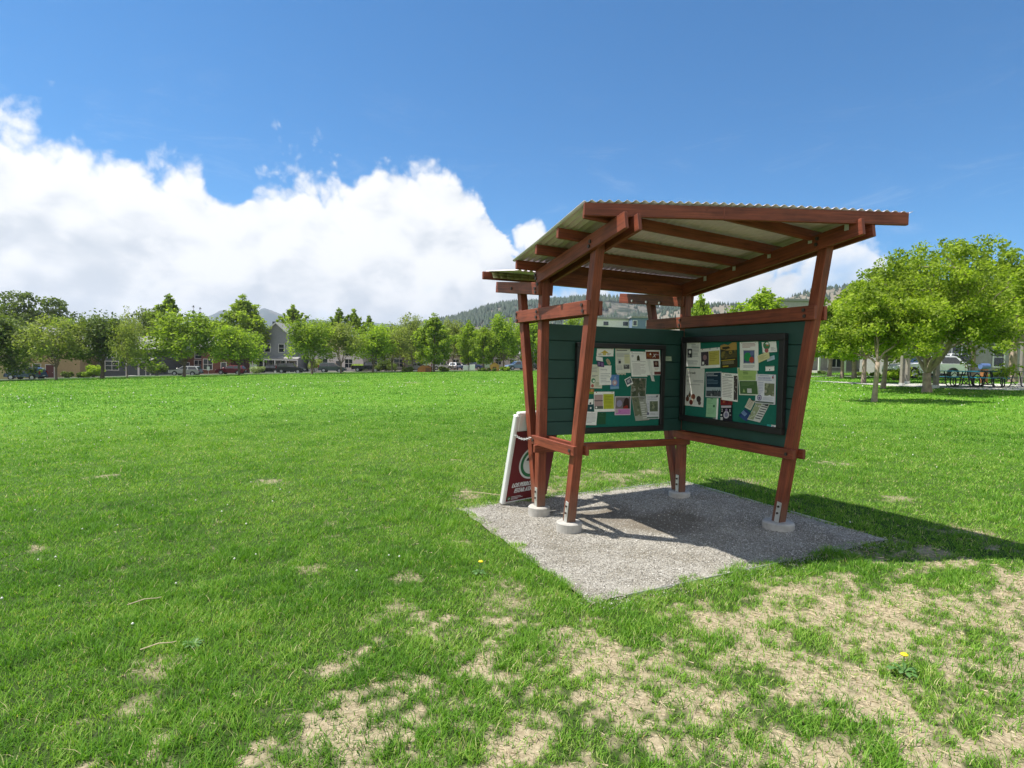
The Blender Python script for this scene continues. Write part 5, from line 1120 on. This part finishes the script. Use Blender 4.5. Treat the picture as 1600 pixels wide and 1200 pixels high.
for lab, (xa, ya, xb, yb) in zip(('right side', 'back side', 'front side'), ((PX1, PY0 + .5, PX1, PY1), (PX0 + 1.2, PY1, PX1, PY1), (PX0 + .3, PY0, PX1 - 1.4, PY0))):
    K_ = 10; b = MB()
    for k in range(K_):
        t0 = k / K_; t1 = (k + 1) / K_; A0 = (xa + (xb - xa) * t0, ya + (yb - ya) * t0); A1 = (xa + (xb - xa) * t1, ya + (yb - ya) * t1)
        b.beam((*A0, tz(*A0) - .02), (*A1, tz(*A1) - .02), .005, .075, side=(1, 0, 0) if xa == xb else (0, 1, 0))
    tag(b.build('steel_edging', M['galv'], loc=(xa, ya, 0)), 'thin steel edging strip along the %s of the gravel pad' % lab, 'edging', 'edging strips round the pad')

# ------------------------------------------------------------------ grass
rng = np.random.default_rng(12)
def sample(n, r0, r1, pw):
    u = rng.random(n); r = (r0 ** pw + u * (r1 ** pw - r0 ** pw)) ** (1 / pw) if pw else r0 * (r1 / r0) ** u
    t = rng.uniform(-.86, .86, n); return CAM[0] + r * np.cos(TH0 + t), CAM[1] + r * np.sin(TH0 + t), r
def blades(n, r0, r1, pw, h, w, seg2):
    x, y, r = sample(n, max(1.7, r0 * .75), r1 * (1.3 if r1 < 60 else 1), pw)
    j_ = np.exp(rng.normal(0, .11, len(x))) * r; kk = (j_ > r0) & ((j_ < r1) | (r1 > 60)); x, y, r = x[kk], y[kk], r[kk]
    bb = bare(x, y); cl = fbm(x * 11, y * 11, 40, 3); tuft = sstep(.50, .62, cl)
    keep = (rng.random(len(x)) < np.clip(1.0 - bb * 1.02, .0, 1) * (.45 + .7 * sstep(.35, .58, cl)) + bb * (tuft * .16 + .10)) & ~onpad(x, y, -.05)
    x, y, r, bb, cl = x[keep], y[keep], r[keep], bb[keep], cl[keep]; k = len(x)
    big = fbm(x * .9, y * .9, 50, 3); med = fbm(x * 4, y * 4, 60, 3)
    hh = h * rng.uniform(.55, 1.35, k) * (.55 + .9 * med) ; ww = w * np.maximum(1, r / 5) * rng.uniform(.7, 1.3, k)
    hh *= np.maximum(1, (r / 14) ** .35)
    tf = sstep(.54, .66, fbm(x * 2.4, y * 2.4, 83, 3)); hh *= 1 + .5 * tf
    br = rng.random(k) < .14; hh = np.where(br, hh * .55, hh); ww = np.where(br, ww * 2.1, ww)
    az = rng.uniform(0, 6.283, k); lean = rng.uniform(.2, 1.5, k) * hh; dx = np.cos(az) * lean; dy = np.sin(az) * lean
    fa = az + rng.choice([1.57, -1.57], k) + rng.normal(0, .5, k); wx = np.cos(fa) * ww; wy = np.sin(fa) * ww
    z = terrain(x, y) + (fbm(x * 2.3, y * 2.3, 21, 3) - .5) * .03 * (1 - sstep(15, 40, r)) - .003
    P = lambda ax, ay, az_: np.stack([ax, ay, az_], -1)
    rnd = np.clip(.74 * rng.random(k) - .06 - .17 * tf + .56 * sstep(.28, .72, big * .22 + .40 * fbm(x * .16, y * .16, 55, 3) + med * .17 + .27 * fbm(x * 16, y * 16, 77, 2)) + .06 - .07 * sstep(10, 40, r) - .12 * bb + (rng.random(k) < .035) * .9, 0, 1.6) / 1.6
    if seg2:
        v = np.stack([P(x - wx, y - wy, z), P(x + wx, y + wy, z), P(x + wx * .75 + dx * .4, y + wy * .75 + dy * .4, z + hh * .62), P(x - wx * .75 + dx * .4, y - wy * .75 + dy * .4, z + hh * .62), P(x + dx, y + dy, z + hh * .95)], 1)
        i = np.arange(k)[:, None] * 5
        return v.reshape(-1, 3), i + np.array([[0, 1, 2, 3]]), i + np.array([[3, 2, 4]]), rnd
    v = np.stack([P(x - wx, y - wy, z), P(x + wx, y + wy, z), P(x + dx, y + dy, z + hh)], 1); i = np.arange(k)[:, None] * 3
    return v.reshape(-1, 3), None, i + np.array([[0, 1, 2]]), rnd
M['grass'] = leaf_mat('grass_blade', (.03, .12, .012), (.24, .34, .06), .35)
pb_ = [n for n in M['grass'].node_tree.nodes if n.type == 'BSDF_PRINCIPLED'][0]; pb_.inputs['Roughness'].default_value = .6; pb_.inputs['Specular IOR Level'].default_value = .22
cr = [n for n in M['grass'].node_tree.nodes if n.type == 'VALTORGB'][0].color_ramp
cr.elements[0].color = (.04, .12, .015, 1); cr.elements[1].color = (.62, .52, .30, 1)
for p, c in ((.24, (.085, .215, .018)), (.48, (.155, .33, .028)), (.68, (.28, .44, .07))):
    e = cr.elements.new(p); e.color = (*c, 1)
def grass_obj(name, *a):
    v, q, t, rnd = blades(*a); rr = rnd if q is None else np.concatenate([rnd, rnd])
    tag(link(name, np_mesh(name, v, quads=q, tris=t, mats=[M['grass']], attrs={'rnd': ('FACE', rr)})), kind='stuff')
grass_obj('grass', 520000, 1.7, 5.2, 2, .031, .0019, True)
grass_obj('lawn_grass', 900000, 5.2, 16, .2, .030, .0024, False)
grass_obj('distant_grass', 500000, 16, 100, .1, .034, .0026, False)
# straw litter on the bare ground
n = 16000; x, y, r = sample(n * 3, 1.7, 7.5, 2); k = rng.random(len(x)) < bare(x, y) * .9 + .03; k &= ~onpad(x, y, -.02); x, y, r = x[k][:n], y[k][:n], r[k][:n]; k = len(x)
az = rng.uniform(0, 6.28, k); l = rng.uniform(.008, .03, k); w = .0007 * np.maximum(1, r / 4); z = terrain(x, y) + (fbm(x * 2.3, y * 2.3, 21, 3) - .5) * .03 + .004
c, s_ = np.cos(az), np.sin(az); P = lambda a_, b_, h_: np.stack([x + c * a_ - s_ * b_, y + s_ * a_ + c * b_, z + h_], -1)
v = np.stack([P(-l, -w, 0), P(-l, w, .001), P(l, w, rng.uniform(0, .012, k)), P(l, -w, .004)], 1).reshape(-1, 3)
M['straw'] = mat('dry_straw', (.50, .41, .26), .8, var=.25, scale=40)
tag(link('straw_litter', np_mesh('straw_litter', v, quads=np.arange(4 * k).reshape(k, 4), mats=[M['straw']])), kind='stuff')
# white clover heads over the left of the lawn
n = 800; x, y, r = sample(n, 4, 50, 1.2); k = (fbm(x * .25, y * .25, 70) > .42); x, y, r = x[k], y[k], r[k]; k = len(x)
s = .009 * np.maximum(1, r / 10) * rng.uniform(.7, 1.3, k); z = terrain(x, y) + .05 + .03 * rng.random(k)
Vc = base[None] * s[:, None, None] + np.stack([x, y, z], -1)[:, None]; Tt = (np.arange(k)[:, None, None] * 6 + F[None]).reshape(-1, 3)
M['clover'] = mat('clover_white', (.66, .66, .58), .8)
tag(link('clover_heads', np_mesh('clover_heads', Vc.reshape(-1, 3), tris=Tt, mats=[M['clover']])), kind='stuff')
# dandelions: rosette of toothed leaves, stalk, yellow head
M['dandy'] = mat('dandelion_yellow', (.80, .58, .01), .7); M['dleaf'] = mat('dandelion_leaf', (.07, .16, .03), .6, var=.2)
def dandelion(x, y, label, s=1.0, flower=True, grey=False):
    P = Vector((x, y, tz(x, y))); r = empty('dandelion', P, 0, label, 'plant'); b = MB(); rg = random.Random(int(x * 100))
    for k in range(11):
        a = 6.28 * k / 11 + rg.uniform(-.2, .2); l = s * rg.uniform(.10, .17); c = Vector((math.cos(a), math.sin(a), 0)); q = Vector((-c.y, c.x, 0)); h = rg.uniform(.3, .7)
        pts = [(0, .005), (.3, .014), (.36, .008), (.55, .02), (.62, .011), (.8, .024), (1, .0)]
        up = lambda t: Vector((0, 0, .01 + s * .08 * h * math.sin(t * 2.4)))
        for (t0, w0), (t1, w1) in zip(pts[:-1], pts[1:]): b.quad(c * l * t0 - q * w0 * s + up(t0), c * l * t1 - q * w1 * s + up(t1), c * l * t1 + q * w1 * s + up(t1), c * l * t0 + q * w0 * s + up(t0))
    b.build('leaves', M['dleaf'], r)
    if flower:
        b = MB(); b.tube([(0, 0, 0), (.01, .01, .05), (.02, .015, .09)], .0028, 6); b.build('stalk', M['dleaf'], r)
        b = MB(); b.lathe([(.004, 0), (.016, .005), (.019, .011), (.012, .017), (.002, .019)], (.02, .015, .088), 14); b.build('flower_head', M['dandy'], r)
dandelion(.43, -3.57, 'yellow flowering dandelion on the bare ground at lower right', .55); dandelion(-3.02, -1.62, 'broad leaved weed rosette with no flower in the lawn at lower left', .42, False)
dandelion(-1.1, -1.3, 'small yellow dandelion in the lawn left of the gravel pad', .45)
# fallen twigs
for (x, y, a, l, lab) in ((-3.37, -.87, .2, .10, 'dry pale twig lying in the lawn at far lower left, upper one'), (-3.2, -1.62, .1, .09, 'dry pale twig lying beside the broad leaved weed'), (-.19, 1.0, -.9, .28, 'long dry grass stalk lying behind the sandwich board')):
    z = tz(x, y); b = MB(); d = Vector((math.cos(a), math.sin(a), .05)) * l; P = Vector((x, y, z + .045)); b.tube([P - d, P + Vector((0, 0, .012)), P + d * .6 + Vector((.01, .0, 0)), P + d], [.003, .0035, .003, .002], 6)
    tag(b.build('twig', M['straw'], loc=(x, y, z)), lab, 'twig', 'dry twigs in the grass')

# ------------------------------------------------------------------ roads and paths
def strip(name, pts, w, mname, lift, thick=0.0):
    """a sheet that follows the ground along (u, D) points; w in metres away from the viewer"""
    P = [at(u, D) for u, D in pts]; Q = []
    for p, q in zip(P[:-1], P[1:]):
        n = max(1, int((q - p).length / 3)); Q += [p.lerp(q, k / n) for k in range(n)]
    Q.append(P[-1]); b = MB(); f = Vector((FH[0], FH[1], 0)); m_ = max(1, int(w / 2.5))
    for k in range(len(Q) - 1):
        for j in range(m_):
            c = []
            for p, t in ((Q[k], j / m_), (Q[k + 1], j / m_), (Q[k + 1], (j + 1) / m_), (Q[k], (j + 1) / m_)):
                x = p.x + f.x * w * t; y = p.y + f.y * w * t; c.append((x, y, tz(x, y) + lift))
            b.quad(*c)
            if thick and j == 0:
                b.quad((c[0][0], c[0][1], c[0][2] - thick), (c[1][0], c[1][1], c[1][2] - thick), c[1], c[0])
    return tag(b.build(name, M[mname]), kind='structure')
M['asphalt'] = mat('asphalt', (.055, .055, .058), .95, var=.2, scale=2); M['pave'] = mat('pale_concrete', (.46, .44, .40), .9, var=.1, scale=1.5); M['mulch'] = mat('bark_mulch', (.16, .11, .075), .95, var=.4, scale=3)
strip('road', [(-160, 71), (0, 77), (150, 83), (300, 89), (450, 95), (620, 99), (850, 106)], 7.5, 'asphalt', .006)
strip('kerb', [(-160, 70.6), (0, 76.6), (150, 82.6), (300, 88.6), (450, 94.6), (620, 98.6), (850, 105.6)], .38, 'pave', .13, .2)
strip('pavement', [(-160, 79), (0, 85), (150, 91), (300, 97), (450, 103), (620, 107), (850, 114)], 1.6, 'pave', .10, .15)
strip('planting_bed', [(-160, 80.7), (0, 86.7), (150, 92.7), (300, 98.7), (450, 104.7), (620, 108.7), (850, 115.7)], 45, 'mulch', .012)
D1 = d_row(1385, 603); D2 = d_row(1600, 612)
strip('picnic_slab', [(1383, D1), (1440, (D1 * 2 + D2) / 3 + .3), (1520, (D1 + D2 * 2) / 3 - .2), (1640, D2), (1900, D2 - 3)], 7.5, 'pave', .03, .1)
strip('street', [(1180, 49), (1300, 47.5), (1420, 41), (1640, 37), (1900, 33)], 6, 'asphalt', .008)
strip('path', [(1180, 45.5), (1290, 44.5), (1370, 42)], 2.2, 'pave', .02)

# ------------------------------------------------------------------ hills
def hills(name, D, prof, base, m, seed, rough, depth, dark=None, nx=260, ny=40):
    """a ridge whose skyline passes the given (u, line) points when seen from the lawn"""
    us = np.linspace(prof[0][0], prof[-1][0], nx); vs = np.interp(us, [p[0] for p in prof], [p[1] for p in prof]); b = []
    for j in range(ny):
        t = j / (ny - 1); Dj = D - depth * (1 - t) ** 1.0
        for i, (u, v) in enumerate(zip(us, vs)):
            h = zrow(u, D, v); k = math.sin(min(1, t) * math.pi / 2) ** 1.4
            p = at(u, Dj, 0); n = (float(fbm(np.array(p.x / rough), np.array(p.y / rough), seed)) - .5) * .42 * (1 - t * .9) * math.sin(math.pi * min(t + .05, 1)) + (float(fbm(np.array(u / 6.), np.array(t * 9), seed + 5, 2)) - .5) * .05
            b.append((p.x, p.y, base + (h - base) * max(0, k + n * .8 if t < 1 else 1)))
    I = np.arange(nx * ny).reshape(ny, nx); Q = np.stack([I[:-1, :-1], I[:-1, 1:], I[1:, 1:], I[1:, :-1]], -1).reshape(-1, 4)
    me = np_mesh(name, np.array(b), quads=Q, mats=[m]); me.polygons.foreach_set('use_smooth', [True] * len(me.polygons)); tag(link(name, me), kind='structure'); return np.array(b).reshape(ny, nx, 3)
def hill_mat(name, forest, grass, thr, scale):
    m = bpy.data.materials.new(name); m.use_nodes = True; nt = m.node_tree; N = nt.nodes; L = nt.links; B = N['Principled BSDF']; B.inputs['Roughness'].default_value = 1; B.inputs['Specular IOR Level'].default_value = 0
    tc = N.new('ShaderNodeTexCoord'); a = N.new('ShaderNodeTexNoise'); a.inputs['Scale'].default_value = scale; a.inputs['Detail'].default_value = 9; a.inputs['Roughness'].default_value = .75; L.new(tc.outputs['Object'], a.inputs['Vector'])
    r = N.new('ShaderNodeValToRGB'); e = r.color_ramp.elements; e[0].position = thr - .05; e[0].color = (*forest, 1); e[1].position = thr + .05; e[1].color = (*grass, 1); L.new(a.outputs['Fac'], r.inputs[0]); L.new(r.outputs[0], B.inputs['Base Color']); return m
hm = hill_mat('far_mountain', (.035, .06, .06), (.16, .15, .13), .58, .004)
hills('far_mountain', 4200, [(-600, 520), (0, 515), (250, 505), (322, 497), (345, 487), (362, 489), (385, 500), (398, 492), (410, 482), (422, 485), (445, 496), (470, 499), (520, 503), (560, 505), (610, 507), (640, 508), (700, 512), (900, 515)], -20, hm, 3, 500, 1400)
hm = hill_mat('wooded_foothill', (.032, .045, .032), (.135, .125, .10), .47, .022)
F1 = hills('wooded_foothill', 1250, [(560, 540), (640, 515), (700, 503), (728, 497), (760, 486), (785, 481), (830, 478), (885, 474), (930, 470), (968, 474), (1005, 481), (1040, 484), (1080, 486), (1115, 489), (1160, 500)], 4, hm, 5, 130, 520)
hm2 = hill_mat('grassy_foothill', (.045, .057, .035), (.19, .168, .13), .40, .03)
F2 = hills('grassy_foothill', 950, [(930, 530), (985, 500), (1040, 489), (1100, 482), (1130, 480), (1160, 483), (1200, 478), (1240, 466), (1262, 461), (1290, 456), (1330, 452), (1400, 448), (1500, 445), (1700, 440), (1900, 445)], 4, hm2, 8, 90, 420)
# scattered pines on the foothills: one mass nobody could count
def pines(name, G, n, seed, hmin, hmax, bias):
    rng = np.random.default_rng(seed); ny, nx = G.shape[:2]; fi = rng.random(n * 4) * (nx - 1.01); fj = (rng.random(n * 4) ** bias) * (ny - 1.01)
    i = fi.astype(int); j = fj.astype(int); a = (fi - i)[:, None]; c = (fj - j)[:, None]
    P = (G[j, i] * (1 - a) + G[j, i + 1] * a) * (1 - c) + (G[j + 1, i] * (1 - a) + G[j + 1, i + 1] * a) * c
    k = fbm(P[:, 0] / 60, P[:, 1] / 60, seed) > .44 + .16 * (rng.random(len(P)) - .5); P = P[k][:n]; n = len(P)
    h = rng.uniform(hmin, hmax, n); r = h * rng.uniform(.22, .36, n); t = np.arange(6) * 1.0472
    ring = np.stack([np.cos(t), np.sin(t), np.zeros(6)], -1)[None] * r[:, None, None] * rng.uniform(.7, 1.2, (n, 6, 1)) + P[:, None] + np.array([0, 0, 1])[None, None] * (h * .08)[:, None, None]
    V = np.concatenate([ring, (P + np.stack([np.zeros(n), np.zeros(n), h], -1))[:, None]], 1).reshape(-1, 3); F_ = np.array([(q, (q + 1) % 6, 6) for q in range(6)])
    tag(link(name, np_mesh(name, V, tris=(np.arange(n)[:, None, None] * 7 + F_).reshape(-1, 3), mats=[LM['pine']], attrs={'rnd': ('FACE', np.repeat(rng.random(n), 6))})), kind='stuff')
pines('pine_forest', F1, 5200, 5, 7, 14, .8); pines('hillside_scrub', F2, 2200, 8, 3, 8, .55)

# ------------------------------------------------------------------ sky, sun, camera
SUN = Vector((-.3797, .2335, .8952)).normalized()
w = bpy.data.worlds.new('World'); sc.world = w; w.cycles.sampling_method = 'MANUAL'; w.cycles.sample_map_resolution = 512; w.use_nodes = True; nt = w.node_tree; N = nt.nodes; L = nt.links; N.clear()
out = N.new('ShaderNodeOutputWorld'); bg = N.new('ShaderNodeBackground'); bg.inputs[1].default_value = .088
sky = N.new('ShaderNodeTexSky'); sky.sky_type = 'NISHITA'; sky.sun_disc = False; sky.sun_elevation = math.asin(SUN.z); sky.sun_rotation = math.atan2(SUN.x, SUN.y); sky.altitude = 1650; sky.air_density = 1.0; sky.dust_density = .6; sky.ozone_density = 2.2
tc = N.new('ShaderNodeTexCoord')
def math_(op, a, b=None, c=None):
    n = N.new('ShaderNodeMath'); n.operation = op
    for k, v in enumerate((a, b, c)):
        if v is None: continue
        if isinstance(v, (int, float)): n.inputs[k].default_value = v
        else: L.new(v, n.inputs[k])
    return n.outputs[0]
def dot_(v):
    n = N.new('ShaderNodeVectorMath'); n.operation = 'DOT_PRODUCT'; L.new(tc.outputs['Generated'], n.inputs[0]); n.inputs[1].default_value = v; return n.outputs['Value']
sx = dot_((RH[0], RH[1], 0)); sf = dot_((FH[0], FH[1], 0)); sz = dot_((0, 0, 1))
az = math_('ARCTAN2', sx, sf); el = math_('ARCSINE', sz)
EDGE = [(-3.14, .8), (-2.2, .7), (-1.4, .42), (-.872, .283), (-.716, .300), (-.651, .298), (-.595, .272), (-.557, .258), (-.5, .272), (-.414, .284), (-.348, .284), (-.26, .290), (-.209, .312), (-.135, .292), (-.085, .290), (-.035, .272), (-.01, .235), (.008, .15), (.029, .135), (.106, .128), (.211, .14), (.313, .159), (.407, .170), (.495, .172), (.54, .15), (.593, .10), (.717, .07), (1.4, .35), (2.2, .7), (3.14, .8)]  # cloud top by azimuth; high unseen cover behind the camera added as fill light
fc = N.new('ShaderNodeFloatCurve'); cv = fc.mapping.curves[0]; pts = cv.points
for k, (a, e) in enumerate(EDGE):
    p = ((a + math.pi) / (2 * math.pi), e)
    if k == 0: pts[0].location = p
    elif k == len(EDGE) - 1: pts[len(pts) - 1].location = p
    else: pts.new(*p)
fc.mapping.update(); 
def noise(scale, detail, rough, dist=0.0, st=(1, 1, 1), off=(0, 0, 0)):
    mp = N.new('ShaderNodeMapping'); mp.inputs['Scale'].default_value = st; mp.inputs['Location'].default_value = off; L.new(tc.outputs['Generated'], mp.inputs['Vector'])
    n = N.new('ShaderNodeTexNoise'); n.inputs['Scale'].default_value = scale; n.inputs['Detail'].default_value = detail; n.inputs['Roughness'].default_value = rough; n.inputs['Distortion'].default_value = dist; L.new(mp.outputs[0], n.inputs['Vector']); return n.outputs['Fac']
    n = N.new('ShaderNodeMapRange'); n.interpolation_type = 'SMOOTHSTEP' if smooth else 'LINEAR'; L.new(v, n.inputs[0]); n.inputs[1].default_value = a; n.inputs[2].default_value = b; n.inputs[3].default_value = c; n.inputs[4].default_value = d; return n.outputs[0]
n1 = noise(9, 11, .68, .6); n2 = noise(4, 5, .5, .2, off=(3, 1, 2)); n3 = noise(34, 8, .66, .4)
waz = math_('ADD', az, math_('MULTIPLY', math_('SUBTRACT', noise(6, 6, .6, .2, off=(9, 4, 3)), .5), .22))
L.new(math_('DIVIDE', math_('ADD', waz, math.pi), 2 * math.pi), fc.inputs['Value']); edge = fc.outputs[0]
def mrange(v, a, b, c, d, smooth=True):
    n = N.new('ShaderNodeMapRange'); n.interpolation_type = 'SMOOTHSTEP' if smooth else 'LINEAR'; L.new(v, n.inputs[0]); n.inputs[1].default_value = a; n.inputs[2].default_value = b; n.inputs[3].default_value = c; n.inputs[4].default_value = d; return n.outputs[0]
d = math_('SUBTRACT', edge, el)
def billow(off, scales=((9, .5), (21, .27))):
    mp = N.new('ShaderNodeMapping'); mp.inputs['Location'].default_value = off; L.new(tc.outputs['Generated'], mp.inputs['Vector'])
    wv = N.new('ShaderNodeTexNoise'); wv.inputs['Scale'].default_value = 7; wv.inputs['Detail'].default_value = 3; L.new(mp.outputs[0], wv.inputs['Vector'])
    wa = N.new('ShaderNodeVectorMath'); wa.operation = 'SCALE'; L.new(wv.outputs['Color'], wa.inputs[0]); wa.inputs['Scale'].default_value = .10
    wb = N.new('ShaderNodeVectorMath'); wb.operation = 'ADD'; L.new(mp.outputs[0], wb.inputs[0]); L.new(wa.outputs[0], wb.inputs[1])
    tot = None
    for sc_, amp_ in scales:
        v = N.new('ShaderNodeTexVoronoi'); v.feature = 'F1'; v.inputs['Scale'].default_value = sc_; L.new(wb.outputs[0], v.inputs['Vector'])
        k = math_('MULTIPLY', math_('SUBTRACT', .9, v.outputs['Distance']), amp_); tot = k if tot is None else math_('ADD', tot, k)
    return tot
Ba = billow((0, 0, 0)); B0 = math_('ADD', Ba, billow((0, 0, 0), ((47, .15), (100, .08)))); B1 = billow((SUN.x * .03, SUN.y * .03, SUN.z * .03))
def spot(a0, e0, ra, re):
    x_ = math_('DIVIDE', math_('SUBTRACT', az, a0), ra); y_ = math_('DIVIDE', math_('SUBTRACT', el, e0), re)
    return mrange(math_('ADD', math_('MULTIPLY', x_, x_), math_('MULTIPLY', y_, y_)), .1, 1.2, 1, 0)
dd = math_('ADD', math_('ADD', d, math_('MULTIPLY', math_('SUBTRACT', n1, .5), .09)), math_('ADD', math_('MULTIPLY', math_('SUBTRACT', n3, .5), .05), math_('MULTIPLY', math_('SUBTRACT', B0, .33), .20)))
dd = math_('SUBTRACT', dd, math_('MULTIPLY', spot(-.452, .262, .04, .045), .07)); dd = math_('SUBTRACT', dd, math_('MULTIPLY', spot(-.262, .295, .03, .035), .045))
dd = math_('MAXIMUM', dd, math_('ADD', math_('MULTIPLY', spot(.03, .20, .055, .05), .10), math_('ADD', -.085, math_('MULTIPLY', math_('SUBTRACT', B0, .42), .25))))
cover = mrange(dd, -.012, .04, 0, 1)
# holes and thin places inside the bank, more of them low down
lo_e = mrange(el, .03, .2, 0, 1)
thin = mrange(math_('ADD', n2, math_('MULTIPLY', lo_e, .07)), .32, .47, .35, 1.0)
cover = math_('MULTIPLY', cover, thin)
# separate small puffs right of the bank
puff = mrange(math_('MULTIPLY', noise(7, 9, .62, .3, st=(1, 1, 2.2), off=(5.2, 1.7, .4)), mrange(el, .02, .14, 1.0, .62)), .44, .56, 0, 1)
puff = math_('MULTIPLY', puff, mrange(el, .16, .24, .9, 0))
wisp = math_('MULTIPLY', mrange(noise(5, 8, .7, 1.2, st=(1, 1, 4), off=(1.2, 4.2, 0)), .5, .8, 0, .25), mrange(el, .1, .5, .9, .0))
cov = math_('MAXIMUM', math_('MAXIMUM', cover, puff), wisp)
shade = noise(5, 7, .55, .3, st=(1, 1, 2.0), off=(2, 7, 1))
lo = mrange(el, .02, .26, 0, 1)
sh2 = noise(14, 8, .6, .5, st=(1, 1, 1.6), off=(4, 4, 4))
sh = math_('ADD', math_('MULTIPLY', lo, .50), math_('ADD', math_('MULTIPLY', mrange(shade, .36, .62, 0, 1), .42), math_('MULTIPLY', mrange(sh2, .35, .65, 0, 1), .22)))
rel = math_('MULTIPLY', math_('SUBTRACT', Ba, B1), 1.5)
sh = mrange(math_('ADD', sh, rel), .1, .9, 0, 1)
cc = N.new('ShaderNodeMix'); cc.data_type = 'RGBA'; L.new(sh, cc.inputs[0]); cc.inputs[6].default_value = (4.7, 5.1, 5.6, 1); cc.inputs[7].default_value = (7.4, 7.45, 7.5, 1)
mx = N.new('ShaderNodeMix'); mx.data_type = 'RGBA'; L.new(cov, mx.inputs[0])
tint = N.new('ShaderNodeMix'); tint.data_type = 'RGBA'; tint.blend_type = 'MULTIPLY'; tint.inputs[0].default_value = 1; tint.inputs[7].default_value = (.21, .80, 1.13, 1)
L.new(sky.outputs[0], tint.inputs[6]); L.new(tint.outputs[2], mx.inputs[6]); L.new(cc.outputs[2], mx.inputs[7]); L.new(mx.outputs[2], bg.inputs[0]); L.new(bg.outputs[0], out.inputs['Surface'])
ld = bpy.data.lights.new('sun', 'SUN'); ld.energy = 5.0; ld.angle = R(.53); ld.color = (1, .955, .88)
lo_ = bpy.data.objects.new('sun', ld); COL.objects.link(lo_); lo_.rotation_euler = SUN.to_track_quat('Z', 'Y').to_euler(); lo_.location = (0, 0, 30)
cd = bpy.data.cameras.new('camera'); cam = bpy.data.objects.new('camera', cd); COL.objects.link(cam); sc.camera = cam
cd.sensor_width = 36; cd.lens = 36 * FPX / 1600; cd.clip_start = .05; cd.clip_end = 20000
cam.matrix_world = Matrix(((RT[0], UP[0], -FW[0], CAM[0]), (RT[1], UP[1], -FW[1], CAM[1]), (RT[2], UP[2], -FW[2], CAM[2]), (0, 0, 0, 1)))
sc.view_settings.view_transform = 'Standard'; sc.view_settings.look = 'None'; sc.view_settings.exposure = 0.72; sc.view_settings.gamma = 1
sc.render.engine = 'CYCLES'; sc.cycles.max_bounces = 7; sc.cycles.diffuse_bounces = 4; sc.cycles.glossy_bounces = 3; sc.cycles.transmission_bounces = 4; sc.cycles.use_denoising = True; sc.cycles.caustics_reflective = False; sc.cycles.caustics_refractive = False
sc.render.resolution_x = 1024; sc.render.resolution_y = 768

# ------------------------------------------------------------------ air between here and the mountains
b = MB(); b.box(-5600, 5600, -5600, 5600, -40, 400)
hz = b.build('haze', bpy.data.materials.new('haze')); tag(hz, kind='stuff')
m = hz.data.materials[0]; m.use_nodes = True; N = m.node_tree.nodes; N.clear()
o_ = N.new('ShaderNodeOutputMaterial'); v_ = N.new('ShaderNodeVolumePrincipled'); v_.inputs['Color'].default_value = (.80, .88, 1, 1); v_.inputs['Density'].default_value = .00014; v_.inputs['Anisotropy'].default_value = .2
m.node_tree.links.new(v_.outputs[0], o_.inputs['Volume'])
sc.cycles.volume_bounces = 0
